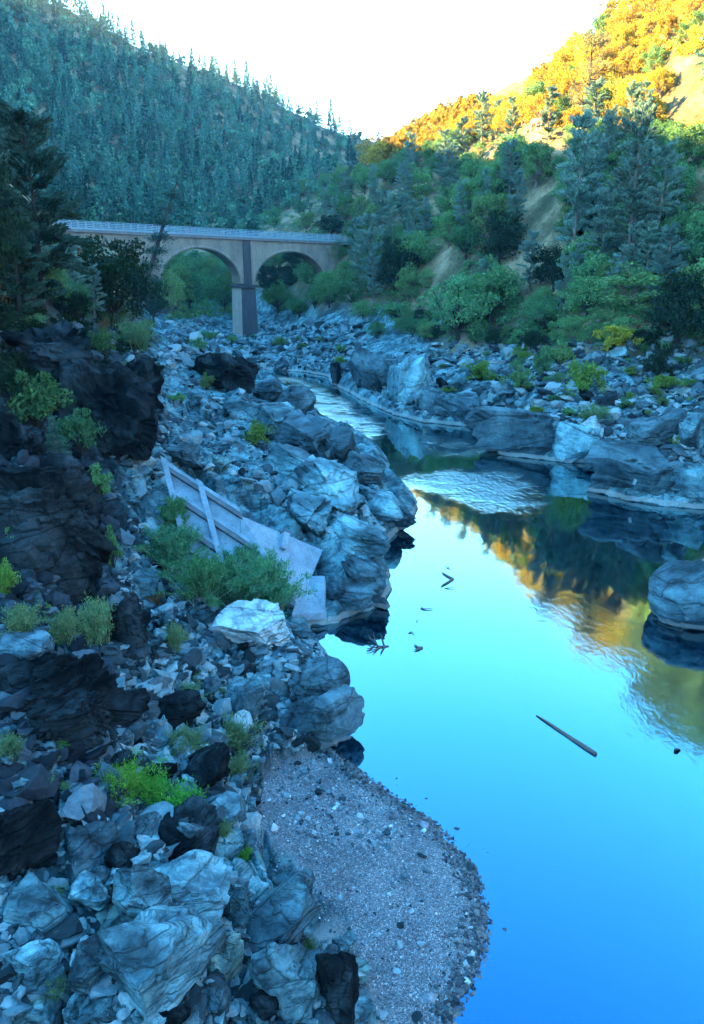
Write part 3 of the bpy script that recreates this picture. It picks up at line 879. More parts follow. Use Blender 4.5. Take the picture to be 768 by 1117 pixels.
# bedrock ribs of the headland, running with the river
for i, (u, v, w, h, rz, tone, lab) in enumerate([
 (334, 500, 120, 46, 1.9, 'grey', 'long grey rib along the crest of the headland'),
 (372, 506, 90, 50, 1.85, 'grey', 'dark-streaked rib dropping to the river bend'),
 (398, 530, 80, 46, 1.8, 'grey', 'steep grey rib at the outer side of the headland'),
 (322, 530, 110, 40, 1.95, 'pale', 'pale rib behind the ribbed concrete wall'),
 (360, 552, 120, 44, 1.9, 'pale', 'broad pale rib in the middle of the headland'),
 (412, 566, 80, 38, 2.3, 'pale', 'pale rib ending at the tip of the headland'),
 (432, 574, 52, 26, 2.5, 'grey', 'low grey rib at the outermost headland water'),
 (338, 582, 110, 40, 1.95, 'pale', 'pale rib just above the smooth concrete slab'),
 (388, 604, 100, 44, 2.0, 'pale', 'pale rounded rib between headland tip and small slab'),
 (398, 640, 80, 46, 1.9, 'grey', 'blue-grey rib along the water below the headland tip'),
 (378, 664, 80, 40, 2.2, 'grey', 'undercut grey rib beside the small concrete slab'),
 (408, 664, 44, 26, 2.6, 'grey', 'small wet rib at the water beyond the small slab'),
 (300, 478, 90, 36, 1.9, 'pale', 'pale rib right of the lone yellow-green bush'),
 (318, 456, 70, 30, 1.8, 'dark', 'dark rib at the inner side of the far bend'),
 (290, 440, 70, 26, 1.9, 'grey', 'low grey rib beside the far bend water'),
 (262, 460, 70, 24, 1.9, 'pale', 'striped pale rib above the lone yellow-green bush')]):
    put_rock(u, v, w, h, 'ledge', tone, 600 + i, 5, lab, rz=rz, tilt=(rnd.uniform(-.15, .15), rnd.uniform(-.06, .06)), deep=0.55, name='rock_rib', cat='bedrock rib', group='bedrock ribs of the headland', sink=.55, rise=.62 if v < 590 else .45)

# boulders scattered over the two banks
POOL = {}
for tone, kinds in (('pale', ('slab', 'block', 'wedge', 'slab', 'block')), ('grey', ('slab', 'block', 'dome', 'wedge')), ('dark', ('block', 'slab', 'wedge')), ('green', ('slab',)), ('white', ('block',))):
    POOL[tone] = [(k, 400 + 17 * i + len(tone)) for i, k in enumerate(kinds)]
WORDS = {'pale': 'pale', 'grey': 'blue-grey', 'dark': 'dark', 'green': 'greenish', 'white': 'whitish'}
KWORD = {'slab': 'flat slab', 'block': 'angular boulder', 'dome': 'rounded boulder', 'wedge': 'wedge-shaped boulder'}
def scatter_boulders(n, poly, size, tones, seed, group, where_):
    r = random.Random(seed)
    P = np.array(poly, float)
    lo, hi = P.min(0), P.max(0)
    k = tries = 0
    placed = []
    while k < n and tries < n * 40:
        tries += 1
        u, v = r.uniform(lo[0], hi[0]), r.uniform(lo[1], hi[1])
        if not in_poly(np.array([u]), np.array([v]), P)[0]: continue
        p, t = hit(u, v)
        if p is None or p.z < 0.05: continue
        W = r.uniform(*size) * (0.75 + 0.5 * r.random() ** 2)
        if any((p - q).length < 0.42 * (W + w2) for q, w2 in placed): continue
        placed.append((p, W))
        tone = r.choice(tones)
        kind, sd = r.choice(POOL[tone])
        me, e = rock_mesh(kind, sd, 4 if t < 70 else 3, NP_TONE[tone])
        o = link('boulder', me)
        s = W / (e[0] + e[1])
        sz = s * r.uniform(0.75, 1.1)
        o.scale = (s * r.uniform(.85, 1.15), s * r.uniform(.8, 1.15), sz)
        o.rotation_euler = (r.uniform(-.3, .3), r.uniform(-.3, .3), r.uniform(0, 6.28))
        o.location = (p.x, p.y, p.z + sz * e[2] * 0.35)
        big = 'large' if W > size[0] + 0.62 * (size[1] - size[0]) else ('small' if W < size[0] + 0.2 * (size[1] - size[0]) else 'middling')
        later_label(o, f'{big} {WORDS[tone]} {KWORD[kind]}', u, v, W, group, 'boulder')
        k += 1
scatter_boulders(34, [(0,880),(120,940),(260,1000),(390,1060),(400,1117),(0,1117)], (0.5, 1.1), ['pale','pale','grey','dark','green'], 1, 'boulders of the foreground heap', '')
scatter_boulders(40, [(150,690),(330,700),(380,760),(370,800),(290,815),(270,880),(250,930),(110,900),(120,840)], (0.5, 1.15), ['pale','pale','grey','dark','grey'], 2, 'boulders of the debris slope', '')
scatter_boulders(18, [(0,640),(110,650),(160,730),(110,900),(0,900)], (0.5, 1.2), ['dark','dark','grey','pale'], 3, 'boulders on the dark left slope', '')
scatter_boulders(14, [(150,400),(250,400),(340,470),(420,520),(420,600),(340,560),(200,500),(140,540)], (0.9, 2.2), ['pale','pale','grey','grey','dark'], 4, 'boulders of the left bedrock shelf', '')
scatter_boulders(14, [(60,360),(160,350),(220,400),(150,470),(100,400)], (0.9, 2.0), ['dark','dark','grey'], 5, 'boulders below the oak', '')
scatter_boulders(26, [(190,352),(360,356),(360,400),(200,398)], (1.0, 2.4), ['grey','dark','dark','pale'], 6, 'boulders under the bridge', '')
scatter_boulders(34, [(370,400),(480,385),(560,440),(540,460),(430,445)], (1.2, 3.0), ['pale','grey','grey','dark'], 7, 'boulders of the far right bank', '')
scatter_boulders(44, [(480,400),(768,385),(768,540),(690,530),(650,495),(560,480),(560,440)], (0.9, 2.3), ['pale','pale','grey','dark','white'], 8, 'boulders of the right bank', '')

# rubble between the boulders: nobody could count it
def replicate(V, F, M, T):
    """copies of (V,F) under matrices M (n,3,3) and offsets T (n,3)"""
    n = len(M)
    VV = (np.einsum('nij,kj->nki', M, V) + T[:, None, :]).reshape(-1, 3)
    FF = (F[None] + (np.arange(n) * len(V))[:, None, None]).reshape(-1, F.shape[1])
    return VV, FF
def rot_mats(rs, n, tilt, full=False):
    az = rs.uniform(0, 2 * np.pi, n)
    c, s = np.cos(az), np.sin(az)
    Z = np.zeros((n, 3, 3)); Z[:, 0, 0] = c; Z[:, 0, 1] = -s; Z[:, 1, 0] = s; Z[:, 1, 1] = c; Z[:, 2, 2] = 1
    ax = rs.uniform(-tilt, tilt, n); ay = rs.uniform(-tilt, tilt, n)
    X = np.zeros((n, 3, 3)); X[:, 0, 0] = 1; X[:, 1, 1] = np.cos(ax); X[:, 1, 2] = -np.sin(ax); X[:, 2, 1] = np.sin(ax); X[:, 2, 2] = np.cos(ax)
    Y = np.zeros((n, 3, 3)); Y[:, 1, 1] = 1; Y[:, 0, 0] = np.cos(ay); Y[:, 0, 2] = np.sin(ay); Y[:, 2, 0] = -np.sin(ay); Y[:, 2, 2] = np.cos(ay)
    return X @ Y @ Z
def sample_ground(n, poly, seed, zmin=0.06):
    r = random.Random(seed)
    P = np.array(poly, float); lo, hi = P.min(0), P.max(0)
    u = np.array([r.uniform(lo[0], hi[0]) for _ in range(n * 3)]); v = np.array([r.uniform(lo[1], hi[1]) for _ in range(n * 3)])
    ok = in_poly(u, v, P)
    out = []
    for a, b in zip(u[ok][:n], v[ok][:n]):
        p, t = hit(a, b)
        if p is not None and p.z > zmin: out.append((p.x, p.y, p.z, t))
    return np.array(out)
def rubble(n, poly, seed, size, mats, label, sub=2, name='rubble', flat=0.5, tilt=0.5, zmin=0.06, perdist=True):
    rs = np.random.RandomState(seed)
    pts = sample_ground(n, poly, seed, zmin)
    protos = [rock_arrays(900 + seed * 10 + i, sub, k) for i, k in enumerate(('slab', 'block', 'slab', 'wedge', 'slab'))]
    which = rs.randint(0, len(protos), len(pts)); mw = rs.randint(0, len(mats), len(pts))
    VV, FF, MI, off = [], [], [], 0
    for k, (V, F) in enumerate(protos):
        for mi in range(len(mats)):
            q = pts[(which == k) & (mw == mi)]
            if not len(q): continue
            s = rs.uniform(size[0], size[1], len(q)) * (0.55 + 1.5 * rs.rand(len(q)) ** 6)
            M = rot_mats(rs, len(q), tilt) * s[:, None, None] * np.array([1, 1, 1.0])[None, None, :]
            T = q[:, :3] + np.stack([s * 0, s * 0, s * 0.12], 1)
            v, f = replicate(V, F, M, T)
            VV.append(v); FF.append(f + off); MI.append(np.full(len(f), mi)); off += len(v)
    me = make_mesh(name, np.concatenate(VV), np.concatenate(FF), mats, np.concatenate(MI), False)
    o = link(name, me)
    tag(o, label, kind='stuff')
    return o
def rubble_mat(name, cols, rough=0.85):
    m, n, l = new_mat(name)
    geo = N(n, 'NewGeometry'); tc = N(n, 'TexCoord')
    r = ramp(n, [(i / (len(cols) - 1), c) for i, c in enumerate(cols)]); l.new(geo.outputs['Random Per Island'], r.inputs[0])
    nz = N(n, 'TexNoise', i_Scale=5.0, i_Detail=5.0, i_Roughness=0.7); l.new(tc.outputs['Object'], nz.inputs[0])
    r2 = ramp(n, [(0.3, (0.45, 0.45, 0.45)), (0.62, (1.15, 1.15, 1.15))]); l.new(nz.outputs[0], r2.inputs[0])
    c = mixc(n, l, 0.8, r.outputs[0], r2.outputs[0], 'MULTIPLY')
    b = N(n, 'Bump', i_Strength=0.5, i_Distance=0.05); l.new(nz.outputs[0], b.inputs['Height'])
    p = N(n, 'BsdfPrincipled', i_Roughness=rough); p.inputs['Specular IOR Level'].default_value = 0.12; l.new(c, p.inputs['Base Color']); l.new(b.outputs[0], p.inputs['Normal'])
    out = N(n, 'OutputMaterial'); l.new(p.outputs[0], out.inputs[0])
    return m
M_rub = rubble_mat('broken_stone', [(0.008, 0.014, 0.018), (0.03, 0.05, 0.06), (0.08, 0.125, 0.145), (0.14, 0.21, 0.23), (0.24, 0.29, 0.30)])
M_peb = rubble_mat('river_pebbles', [(0.06, 0.065, 0.075), (0.14, 0.15, 0.165), (0.19, 0.20, 0.22), (0.25, 0.26, 0.28), (0.5, 0.52, 0.54)])
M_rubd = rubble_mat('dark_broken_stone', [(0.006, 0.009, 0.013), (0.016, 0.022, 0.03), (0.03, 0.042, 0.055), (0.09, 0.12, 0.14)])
M_wetpeb = rubble_mat('wet_pebbles', [(0.02, 0.022, 0.028), (0.05, 0.055, 0.065), (0.10, 0.10, 0.11), (0.16, 0.13, 0.12)], 0.35)
rubble(3600, [(140,560),(220,640),(340,690),(390,770),(370,815),(290,815),(270,900),(120,900),(120,700)], 21, (0.10, 0.34), [M_rub], 'broken flat stones covering the debris slope', name='rubble')
rubble(1800, [(0,860),(130,900),(260,960),(380,1050),(410,1117),(0,1117)], 22, (0.08, 0.26), [M_rub], 'broken stones between the foreground boulders', name='rubble')
rubble(1300, [(140,380),(260,400),(350,470),(420,520),(420,600),(330,570),(200,500),(140,560)], 23, (0.15, 0.42), [M_rub], 'broken stones on the left bedrock shelf', name='rubble')
rubble(2600, [(370,400),(480,375),(768,372),(768,540),(690,530),(650,500),(540,462),(430,448)], 24, (0.22, 0.75), [M_rub], 'broken stones along the right bank', name='rubble')
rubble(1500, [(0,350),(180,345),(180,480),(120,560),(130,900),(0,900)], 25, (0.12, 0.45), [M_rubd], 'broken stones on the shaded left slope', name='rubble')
rubble(1500, [(180,350),(400,352),(400,405),(180,400)], 26, (0.3, 0.8), [M_rub], 'broken stones below the bridge', name='rubble')
BAR = [(550,1117),(560,1040),(550,960),(520,910),(450,865),(385,830),(355,806),(325,815),(298,822),(280,850),(262,905),(300,950),(345,1000),(372,1030),(392,1070),(405,1117)]
rubble(14000, BAR, 27, (0.010, 0.026), [M_peb], 'fine pebbles of the gravel bar', sub=1, name='gravel', zmin=0.02)
rubble(420, BAR, 28, (0.04, 0.12), [M_peb, M_rub], 'larger loose stones strewn over the gravel bar', sub=1, name='gravel', zmin=0.03)

rubble(620, [(298,826),(355,812),(420,868),(470,905),(400,935),(330,915),(285,880)], 29, (0.035, 0.11), [M_peb, M_rub], 'coarser stones at the upstream end of the gravel bar', sub=1, name='gravel', zmin=0.03)

def edge_stones():
    """dark wet stones along the water's edge of the bar"""
    rs = np.random.RandomState(5)
    E = np.array([(p.x, p.y) for p in SHORE[:11]])
    seg = np.diff(E, axis=0); L = np.hypot(seg[:, 0], seg[:, 1]); cum = np.concatenate([[0], np.cumsum(L)])
    n = 3600
    s = rs.uniform(0, cum[-1], n); i = np.clip(np.searchsorted(cum, s) - 1, 0, len(L) - 1)
    p = E[i] + seg[i] * ((s - cum[i]) / L[i])[:, None]
    nrm = np.stack([seg[i, 1], -seg[i, 0]], 1) / L[i][:, None]
    nrm *= np.sign(nrm[:, :1] + 1e-6)
    off = -np.abs(rs.normal(0, 0.38, n)) + 0.18 + (rs.rand(n) < 0.03) * rs.uniform(0, 0.9, n)
    q = p + nrm * off[:, None]
    z = np.array([max(ground(a, b), -0.04) for a, b in q])
    V, F = rock_arrays(77, 1, 'block')
    sz = rs.uniform(0.02, 0.06, n) * (1 + 1.3 * rs.rand(n) ** 4)
    VV, FF = replicate(V, F, rot_mats(rs, n, 0.5) * sz[:, None, None], np.stack([q[:, 0], q[:, 1], z], 1))
    o = link('gravel', make_mesh('gravel', VV, FF, [M_wetpeb], None, False))
    tag(o, 'dark wet stones along the edge of the gravel bar', kind='stuff')
edge_stones()

# ------------------------------------------------------------------ the arched bridge
M_conc = plain_mat('weathered_concrete', (0.22, 0.185, 0.15), (0.10, 0.088, 0.08), 0.35, 0.9, 0.25, 0.06, streak=(1, 1, 0.35))
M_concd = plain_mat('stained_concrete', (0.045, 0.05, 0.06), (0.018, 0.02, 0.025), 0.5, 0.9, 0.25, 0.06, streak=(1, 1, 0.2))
M_concl = plain_mat('pale_pier_concrete', (0.40, 0.33, 0.28), (0.26, 0.21, 0.18), 0.5, 0.9, 0.25, 0.06, streak=(1, 1, 0.25))
M_rail = plain_mat('galvanised_rail', (0.15, 0.26, 0.33), (0.11, 0.20, 0.26), 2.0, 0.5, 0.1, 0.01)
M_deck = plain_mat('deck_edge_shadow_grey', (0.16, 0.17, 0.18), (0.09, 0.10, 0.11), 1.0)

def bridge():
    t1 = 182.0                                    # depth of the pier seen beside the river
    P1 = at_d(270, 300, t1)
    a = R(32)
    ex, ey = Vector((math.cos(a), math.sin(a), 0)), Vector((-math.sin(a), math.cos(a), 0))
    L = 92 / FPX * t1 / 0.85 * 0.985
    zd1 = at_d(275, 262, t1).z
    slope = -0.030
    root = thing('arched_bridge', 'long concrete bridge with round arches and pale blue railing crossing the canyon', 'bridge', (P1.x, P1.y, 0), a)
    W = 5.0
    def zdeck(x): return zd1 + slope * x
    x0, x1 = -2.6 * L, 1.12 * L
    pw = 1.85                                       # half width of a pier
    def spring(x): return zdeck(x) - 10.2
    # the arch ring with its spandrel walls
    n = 420
    xs = np.linspace(x0, x1, n)
    bot = np.zeros(n)
    for i, x in enumerate(xs):
        k = math.floor(x / L)
        c = (k + 0.5) * L
        half = L / 2 - pw
        q = (x - c) / half
        zs = spring(c)
        if abs(q) < 1:
            bot[i] = zs + 7.9 * math.sqrt(max(0, 1 - q * q))
        else:
            bot[i] = zs - 0.02
    top = np.array([zdeck(x) for x in xs])
    V, F = [], []
    for i, x in enumerate(xs):
        V += [(x, 0, bot[i]), (x, 0, top[i]), (x, W, bot[i]), (x, W, top[i])]
    for i in range(n - 1):
        p, q = 4 * i, 4 * i + 4
        F += [(p, q, q + 1, p + 1), (q + 2, p + 2, p + 3, q + 3), (p, p + 2, q + 2, q), (p + 1, q + 1, q + 3, p + 3)]
    F += [(0, 1, 3, 2), (4 * n - 4, 4 * n - 2, 4 * n - 1, 4 * n - 3)]
    link('arch_span', make_mesh('arch_span', V, np.array(F), [M_conc], None, False), root)
    # a slightly proud ring round each arch, the moulding under the deck with shadow put into its grey
    for k in (-2, -1, 0):
        c = (k + 0.5) * L; half = L / 2 - pw; zs = spring(c)
        V, F = [], []
        m = 40
        for i in range(m + 1):
            b = math.pi * i / m
            for rr_ in (0.0, 0.8):
                for yy in (-0.12, 0.02):
                    V.append((c - math.cos(b) * (half + rr_), yy, zs + math.sin(b) * (7.9 + rr_ * 0.8)))
        for i in range(m):
            p, q = 4 * i, 4 * i + 4
            F += [(p, q, q + 2, p + 2), (p, p + 1, q + 1, q), (p + 2, q + 2, q + 3, p + 3)]
        link('arch_ring', make_mesh('arch_ring', V, np.array(F), [M_conc], None, True), root)
    slab = MB(); edge = MB()
    def band(mb, ya, yb, za, zb):
        V = [(x0, ya, zdeck(x0) + za), (x1 + 4, ya, zdeck(x1 + 4) + za), (x1 + 4, yb, zdeck(x1 + 4) + za), (x0, yb, zdeck(x0) + za),
             (x0, ya, zdeck(x0) + zb), (x1 + 4, ya, zdeck(x1 + 4) + zb), (x1 + 4, yb, zdeck(x1 + 4) + zb), (x0, yb, zdeck(x0) + zb)]
        mb.add(V, [[0,3,2,1],[4,5,6,7],[0,1,5,4],[1,2,6,5],[2,3,7,6],[3,0,4,7]])
    band(edge, -0.42, W + 0.42, 0.004, 0.55)
    edge.build('deck_cornice', M_deck, root)
    band(slab, -0.55, W + 0.55, 0.554, 0.95)
    slab.build('deck', M_rail, root)
    for yy in (-0.4, W + 0.4):
        rl = MB()
        for h in (1.15, 1.5, 1.85, 2.2):
            band(rl, yy - 0.05, yy + 0.05, h - 0.055, h + 0.055)
        x = x0
        while x < x1 + 4:
            z = zdeck(x)
            rl.box((x - 0.07, yy - 0.062, z + 0.952), (x + 0.07, yy + 0.062, z + 2.27))
            x += 1.6
        rl.build('railing', M_rail, root)
    # piers with caps; the one by the river is in full view
    for k in (-2, -1, 0):
        x = k * L
        zb = min(ground(*(Vector((P1.x, P1.y, 0)) + ex * (x + dx) + ey * dy).xy) for dx in (-2, 2) for dy in (0, W)) - 1.0
        zs = spring(x)
        pb = MB()
        w0, w1 = pw + 0.35, pw + 0.05
        pb.add([(x - w0, -0.5, zb), (x + w0, -0.5, zb), (x + w0, W + 0.5, zb), (x - w0, W + 0.5, zb), (x - w1, -0.15, zs - 0.6), (x + w1, -0.15, zs - 0.6), (x + w1, W + 0.15, zs - 0.6), (x - w1, W + 0.15, zs - 0.6)],
               [[0,3,2,1],[4,5,6,7],[0,1,5,4],[1,2,6,5],[2,3,7,6],[3,0,4,7]])
        p = pb.build('pier', M_concl, root)
        f = MB(); f.box((x - w1 + 0.02, -0.56, zb), (x + w1 - 0.02, -0.503, zs - 0.62)); 
        f2 = MB(); f2.add([(x - w0 * .98, -0.56, zb), (x + w0 * .98, -0.56, zb), (x + w0 * .98, -0.506, zb), (x - w0 * .98, -0.506, zb), (x - w1 * .97, -0.21, zs - 0.62), (x + w1 * .97, -0.21, zs - 0.62), (x + w1 * .97, -0.156, zs - 0.62), (x - w1 * .97, -0.156, zs - 0.62)],
               [[0,3,2,1],[4,5,6,7],[0,1,5,4],[1,2,6,5],[2,3,7,6],[3,0,4,7]])
        st = f2.build('stained_face', M_concd, p)
        cpb = MB(); cpb.box((x - pw - 0.45, -0.62, zs - 0.6), (x + pw + 0.45, W + 0.55, zs + 0.05)); bevel(cpb.build('pier_cap', M_concd, root), 0.08)
        pil = MB(); pil.box((x - 0.95, -0.3, zs + 0.055), (x + 0.95, -0.003, zdeck(x) - 0.05)); pil.build('pilaster', M_concd if k == 0 else M_conc, root)
    # abutment at the right end
    ab = MB(); xa = L - pw
    zb = ground(*(Vector((P1.x, P1.y, 0)) + ex * (L)).xy) - 4
    ab.box((xa, -0.05, min(zb, spring(L) - 3)), (x1, W + 0.05, spring(L) - 0.03)); ab.build('abutment', M_conc, root)
    return root, L
bridge_root, BL = bridge()

# ------------------------------------------------------------------ fallen concrete below the thicket
M_slab = plain_mat('old_form_concrete', (0.19, 0.26, 0.31), (0.11, 0.15, 0.185), 0.8, 0.9, 0.3, 0.02)
M_slabd = plain_mat('dark_rib_concrete', (0.10, 0.11, 0.125), (0.05, 0.055, 0.065), 1.2, 0.9, 0.3, 0.02)
def plate(c0, c1, c2, c3, thick):
    """a slab over four corners, with thickness behind it: returns frame functions"""
    n = (c1 - c0).cross(c3 - c0).normalized()
    if n.dot(CAMV - c0) < 0: n = -n
    return n
def quad_pt(C, s, t):
    return C[0] * (1 - s) * (1 - t) + C[1] * s * (1 - t) + C[2] * s * t + C[3] * (1 - s) * t
def slab_mb(C, n, back, front=0.0, s0=0, s1=1, t0=0, t1=1, k=8, rough=0.0, mb=None, seed=0):
    mb = mb or MB()
    f = [quad_pt(C, s, t) for s, t in ((s0, t0), (s1, t0), (s1, t1), (s0, t1))]
    V = [p - n * back for p in f] + [p + n * front for p in f]
    mb.add(V, [[0,3,2,1],[4,5,6,7],[0,1,5,4],[1,2,6,5],[2,3,7,6],[3,0,4,7]])
    return mb
def concrete():
    # the ribbed wall leans back on the bank: corners from where it stands
    tA = hit(188, 600)[1]; tB = hit(290, 640)[1]
    A = [at_d(177, 503, tA + 3.5), at_d(262, 557, tA + 1.0), at_d(268, 640, tB - 0.5), at_d(200, 596, tA - 0.2)]
    A[2] = A[1] + A[3] - A[0]
    n = plate(*A, 0)
    c = sum(A, Vector()) / 4
    r = thing('concrete_wall', 'tilted ribbed concrete wall fragment rising out of the willow thicket', 'concrete wall', (c.x, c.y, ground(c.x, c.y)), 0, 'fallen concrete pieces')
    M0 = r.matrix_basis.inverted() if False else Matrix.Translation(-Vector(r.location))
    A = [M0 @ p for p in A]
    slab_mb(A, n, 0.28).build('wall_panel', M_slab, r)
    for t in (0.0, 0.34, 0.68):
        slab_mb(A, n, -0.004, 0.34, 0.0, 1.0, t, t + 0.055).build('horizontal_rib', M_slab, r)
        slab_mb(A, n, -0.004, 0.32, 0.0, 1.0, t + 0.058, t + 0.12).build('rib_underside', M_slabd, r)  # darker strip along the lower side of each rib
    for s in (0.0, 0.47):
        slab_mb(A, n, -0.004, 0.46, s, s + 0.085, -0.02, 1.0).build('vertical_rib', M_slab, r)
    # the smooth slab beside it, lying down the bank
    t1, t2 = hit(300, 640)[1], hit(345, 600)[1]
    B = [at_d(263, 563, tA + 0.6), at_d(352, 600, t2 - .6), at_d(326, 662, hit(330, 668)[1] - 0.4), at_d(262, 640, tB - 1.6)]
    B[2] = B[2].lerp(B[1] + B[3] - B[0], 0.0)
    n = plate(*B, 0)
    c = sum(B, Vector()) / 4
    r = thing('concrete_slab', 'smooth tilted concrete slab with a post stub right of the thicket', 'concrete slab', (c.x, c.y, ground(c.x, c.y)), 0, 'fallen concrete pieces')
    Bl = [p - Vector(r.location) for p in B]
    slab_mb(Bl, n, 0.35).build('slab_panel', M_slab, r)
    slab_mb(Bl, n, -0.004, 0.03, 0.0, 1.0, 0.50, 0.525).build('joint_strip', M_slabd, r)
    slab_mb(Bl, n, -0.006, 0.55, 0.47, 0.54, 0.02, 0.30).build('post_stub', M_slab, r)
    slab_mb(Bl, n, -0.006, 0.60, 0.463, 0.547, 0.0, 0.03).build('stub_cap', M_slabd, r)
    # the small block nearest the water
    Q = [at_d(332, 628, hit(332, 640)[1] - .6), at_d(354, 628, hit(354, 640)[1] - .6), at_d(354, 668, hit(354, 670)[1] - .3), at_d(318, 670, hit(318, 672)[1] - .3)]
    n = plate(*Q, 0)
    me = slab_mb(Q, n, 0.5)
    o = bevel(me.build('concrete_slab', M_slab), 0.04)
    tag(o, 'small smooth concrete slab dipping to the water at the inlet', 'concrete slab', 'fallen concrete pieces')
concrete()

# ------------------------------------------------------------------ driftwood
M_log = plain_mat('wet_bark', (0.09, 0.06, 0.05), (0.035, 0.025, 0.022), 3.0, 0.6, 0.5, 0.02, streak=(1, 1, 6))
M_logtop = plain_mat('dry_driftwood', (0.22, 0.16, 0.14), (0.10, 0.075, 0.07), 3.0, 0.8, 0.5, 0.02)
def log():
    a, b = at_z(585, 780, 0.03), at_z(650, 823, 0.02)
    c = (a + b) / 2
    o = MB()
    pts = [a.lerp(b, k / 9) - Vector((c.x, c.y, 0)) + Vector((0, 0, 0.015 * math.sin(k * 0.9))) for k in range(10)]
    o.tube(pts, [0.022, 0.04, 0.055, 0.07, 0.082, 0.092, 0.10, 0.105, 0.105, 0.09], 10)
    r = o.build('floating_log', M_log, None, True, loc=(c.x, c.y, 0))
    tag(r, 'long tapering dark log half sunk in the open water', 'log')
log()
def twigs(name, label, cat, lines, z0=0.0, rad=0.035):
    o = MB()
    c = at_z(*lines[0][0], 0)
    for ln in lines:
        pts = [at_z(u, v, 0) + Vector((-c.x, -c.y, z0 + 0.02 * (i % 2) + 0.03 * i)) for i, (u, v) in enumerate(ln)]
        o.tube(pts, [rad * (1.0 - 0.72 * i / (len(pts) - 1)) for i in range(len(pts))], 6)
    r = o.build(name, M_log, None, True, loc=(c.x, c.y, 0))
    tag(r, label, cat)
twigs('driftwood_branch', 'forked dark branch fanning its twigs out of the water', 'driftwood',
      [[(424,705),(416,706),(408,705),(401,702)], [(416,706),(410,709),(400,712)], [(414,706),(410,710),(407,713)], [(420,705),(417,710),(415,714)], [(419,704),(417,698),(415,693)], [(412,705),(409,699),(407,691)], [(409,699),(404,698),(402,694)], [(408,705),(404,708),(400,709)]], rad=0.06)
twigs('driftwood_branch', 'angled broken limb sticking up farthest out on the water', 'driftwood', [[(494,632),(488,629),(482,625)], [(494,632),(488,636),(481,640)]], rad=0.11)
twigs('driftwood_stick', 'thin flat stick floating below the angled limb', 'driftwood', [[(485,642),(490,642),(496,642)]], rad=0.04)
twigs('driftwood_twig', 'tiny twig poking up above the angled limb', 'driftwood', [[(491,621),(488,620),(485,617)], [(488,620),(490,618)]], rad=0.03)
twigs('driftwood_stick', 'short thick stick lying level on the water', 'driftwood', [[(459,664),(463,665),(472,665)], [(461,665),(460,662)]], rad=0.06)
twigs('driftwood_chip', 'small chip of wood between the stick and the stub', 'driftwood', [[(446,691),(449,690),(452,692)]], rad=0.05)
twigs('driftwood_speck', 'tiniest piece of wood floating above the chip', 'driftwood', [[(454,678),(455,678),(457,677)]], rad=0.03)
twigs('driftwood_stub', 'pointed dark stub of wood nearest the forked branch', 'driftwood', [[(461,707),(456,707),(452,704)], [(460,707),(456,709),(452,710)]], rad=0.10)
def lone_stone():
    me, e = rock_mesh('wedge', 560, 3, M_dark)
    p = at_z(738, 819, 0)
    tag(link('boulder', me, None, (p.x, p.y, 0.02), (0, 0, .4), (.20, .16, .14)), 'small dark stone breaking the water surface near the right edge', 'boulder')
lone_stone()

# ------------------------------------------------------------------ plants
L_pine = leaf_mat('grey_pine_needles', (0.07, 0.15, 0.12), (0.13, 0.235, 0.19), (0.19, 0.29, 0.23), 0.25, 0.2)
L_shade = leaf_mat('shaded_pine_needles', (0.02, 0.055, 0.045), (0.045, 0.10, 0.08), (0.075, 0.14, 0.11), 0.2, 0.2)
L_fir = leaf_mat('dark_fir_needles', (0.03, 0.08, 0.065), (0.06, 0.13, 0.105), (0.10, 0.17, 0.13), 0.25, 0.2)
L_oak = leaf_mat('oak_leaves', (0.04, 0.12, 0.05), (0.085, 0.20, 0.08), (0.15, 0.26, 0.09), 0.4, 0.25)
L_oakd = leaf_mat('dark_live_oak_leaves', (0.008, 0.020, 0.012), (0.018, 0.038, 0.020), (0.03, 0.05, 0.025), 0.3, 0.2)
L_broad = leaf_mat('broadleaf_leaves', (0.06, 0.15, 0.06), (0.12, 0.23, 0.085), (0.19, 0.28, 0.09), 0.3, 0.3)
L_lime = leaf_mat('lime_leaves', (0.07, 0.15, 0.03), (0.14, 0.25, 0.05), (0.24, 0.32, 0.07), 0.15, 0.35)
L_yel = leaf_mat('yellowing_leaves', (0.16, 0.22, 0.03), (0.34, 0.33, 0.04), (0.48, 0.40, 0.05), 0.1, 0.35)
L_willow = leaf_mat('willow_leaves', (0.045, 0.15, 0.07), (0.09, 0.25, 0.11), (0.16, 0.34, 0.13), 0.12, 0.35)
L_fern = leaf_mat('bright_fern_leaves', (0.07, 0.20, 0.03), (0.13, 0.32, 0.05), (0.22, 0.42, 0.07), 0.1, 0.35)
L_grass = leaf_mat('grass_blades', (0.07, 0.15, 0.07), (0.13, 0.22, 0.10), (0.26, 0.27, 0.12), 0.2, 0.35)
L_dry = leaf_mat('dry_grass_blades', (0.15, 0.15, 0.08), (0.25, 0.22, 0.11), (0.34, 0.27, 0.13), 0.2, 0.3)
L_golden = leaf_mat('sun_tinted_golden_leaves', (0.19, 0.15, 0.022), (0.37, 0.29, 0.04), (0.51, 0.40, 0.065), .3, .35)  # gold of the low sun put into the leaf colour
L_rust = leaf_mat('rusty_dying_leaves', (0.10, 0.05, 0.02), (0.20, 0.10, 0.035), (0.12, 0.11, 0.04), 0.15, 0.3)
M_bark = plain_mat('pine_bark', (0.17, 0.14, 0.12), (0.08, 0.065, 0.06), 2.0, 0.95, 0.5, 0.05, streak=(2, 2, 0.4))
M_barkd = plain_mat('dark_bark', (0.026, 0.022, 0.022), (0.010, 0.009, 0.009), 2.0, 0.95, 0.5, 0.05)
M_barkg = plain_mat('pale_grey_bark', (0.36, 0.34, 0.31), (0.22, 0.2, 0.19), 2.0, 0.95, 0.3, 0.03)

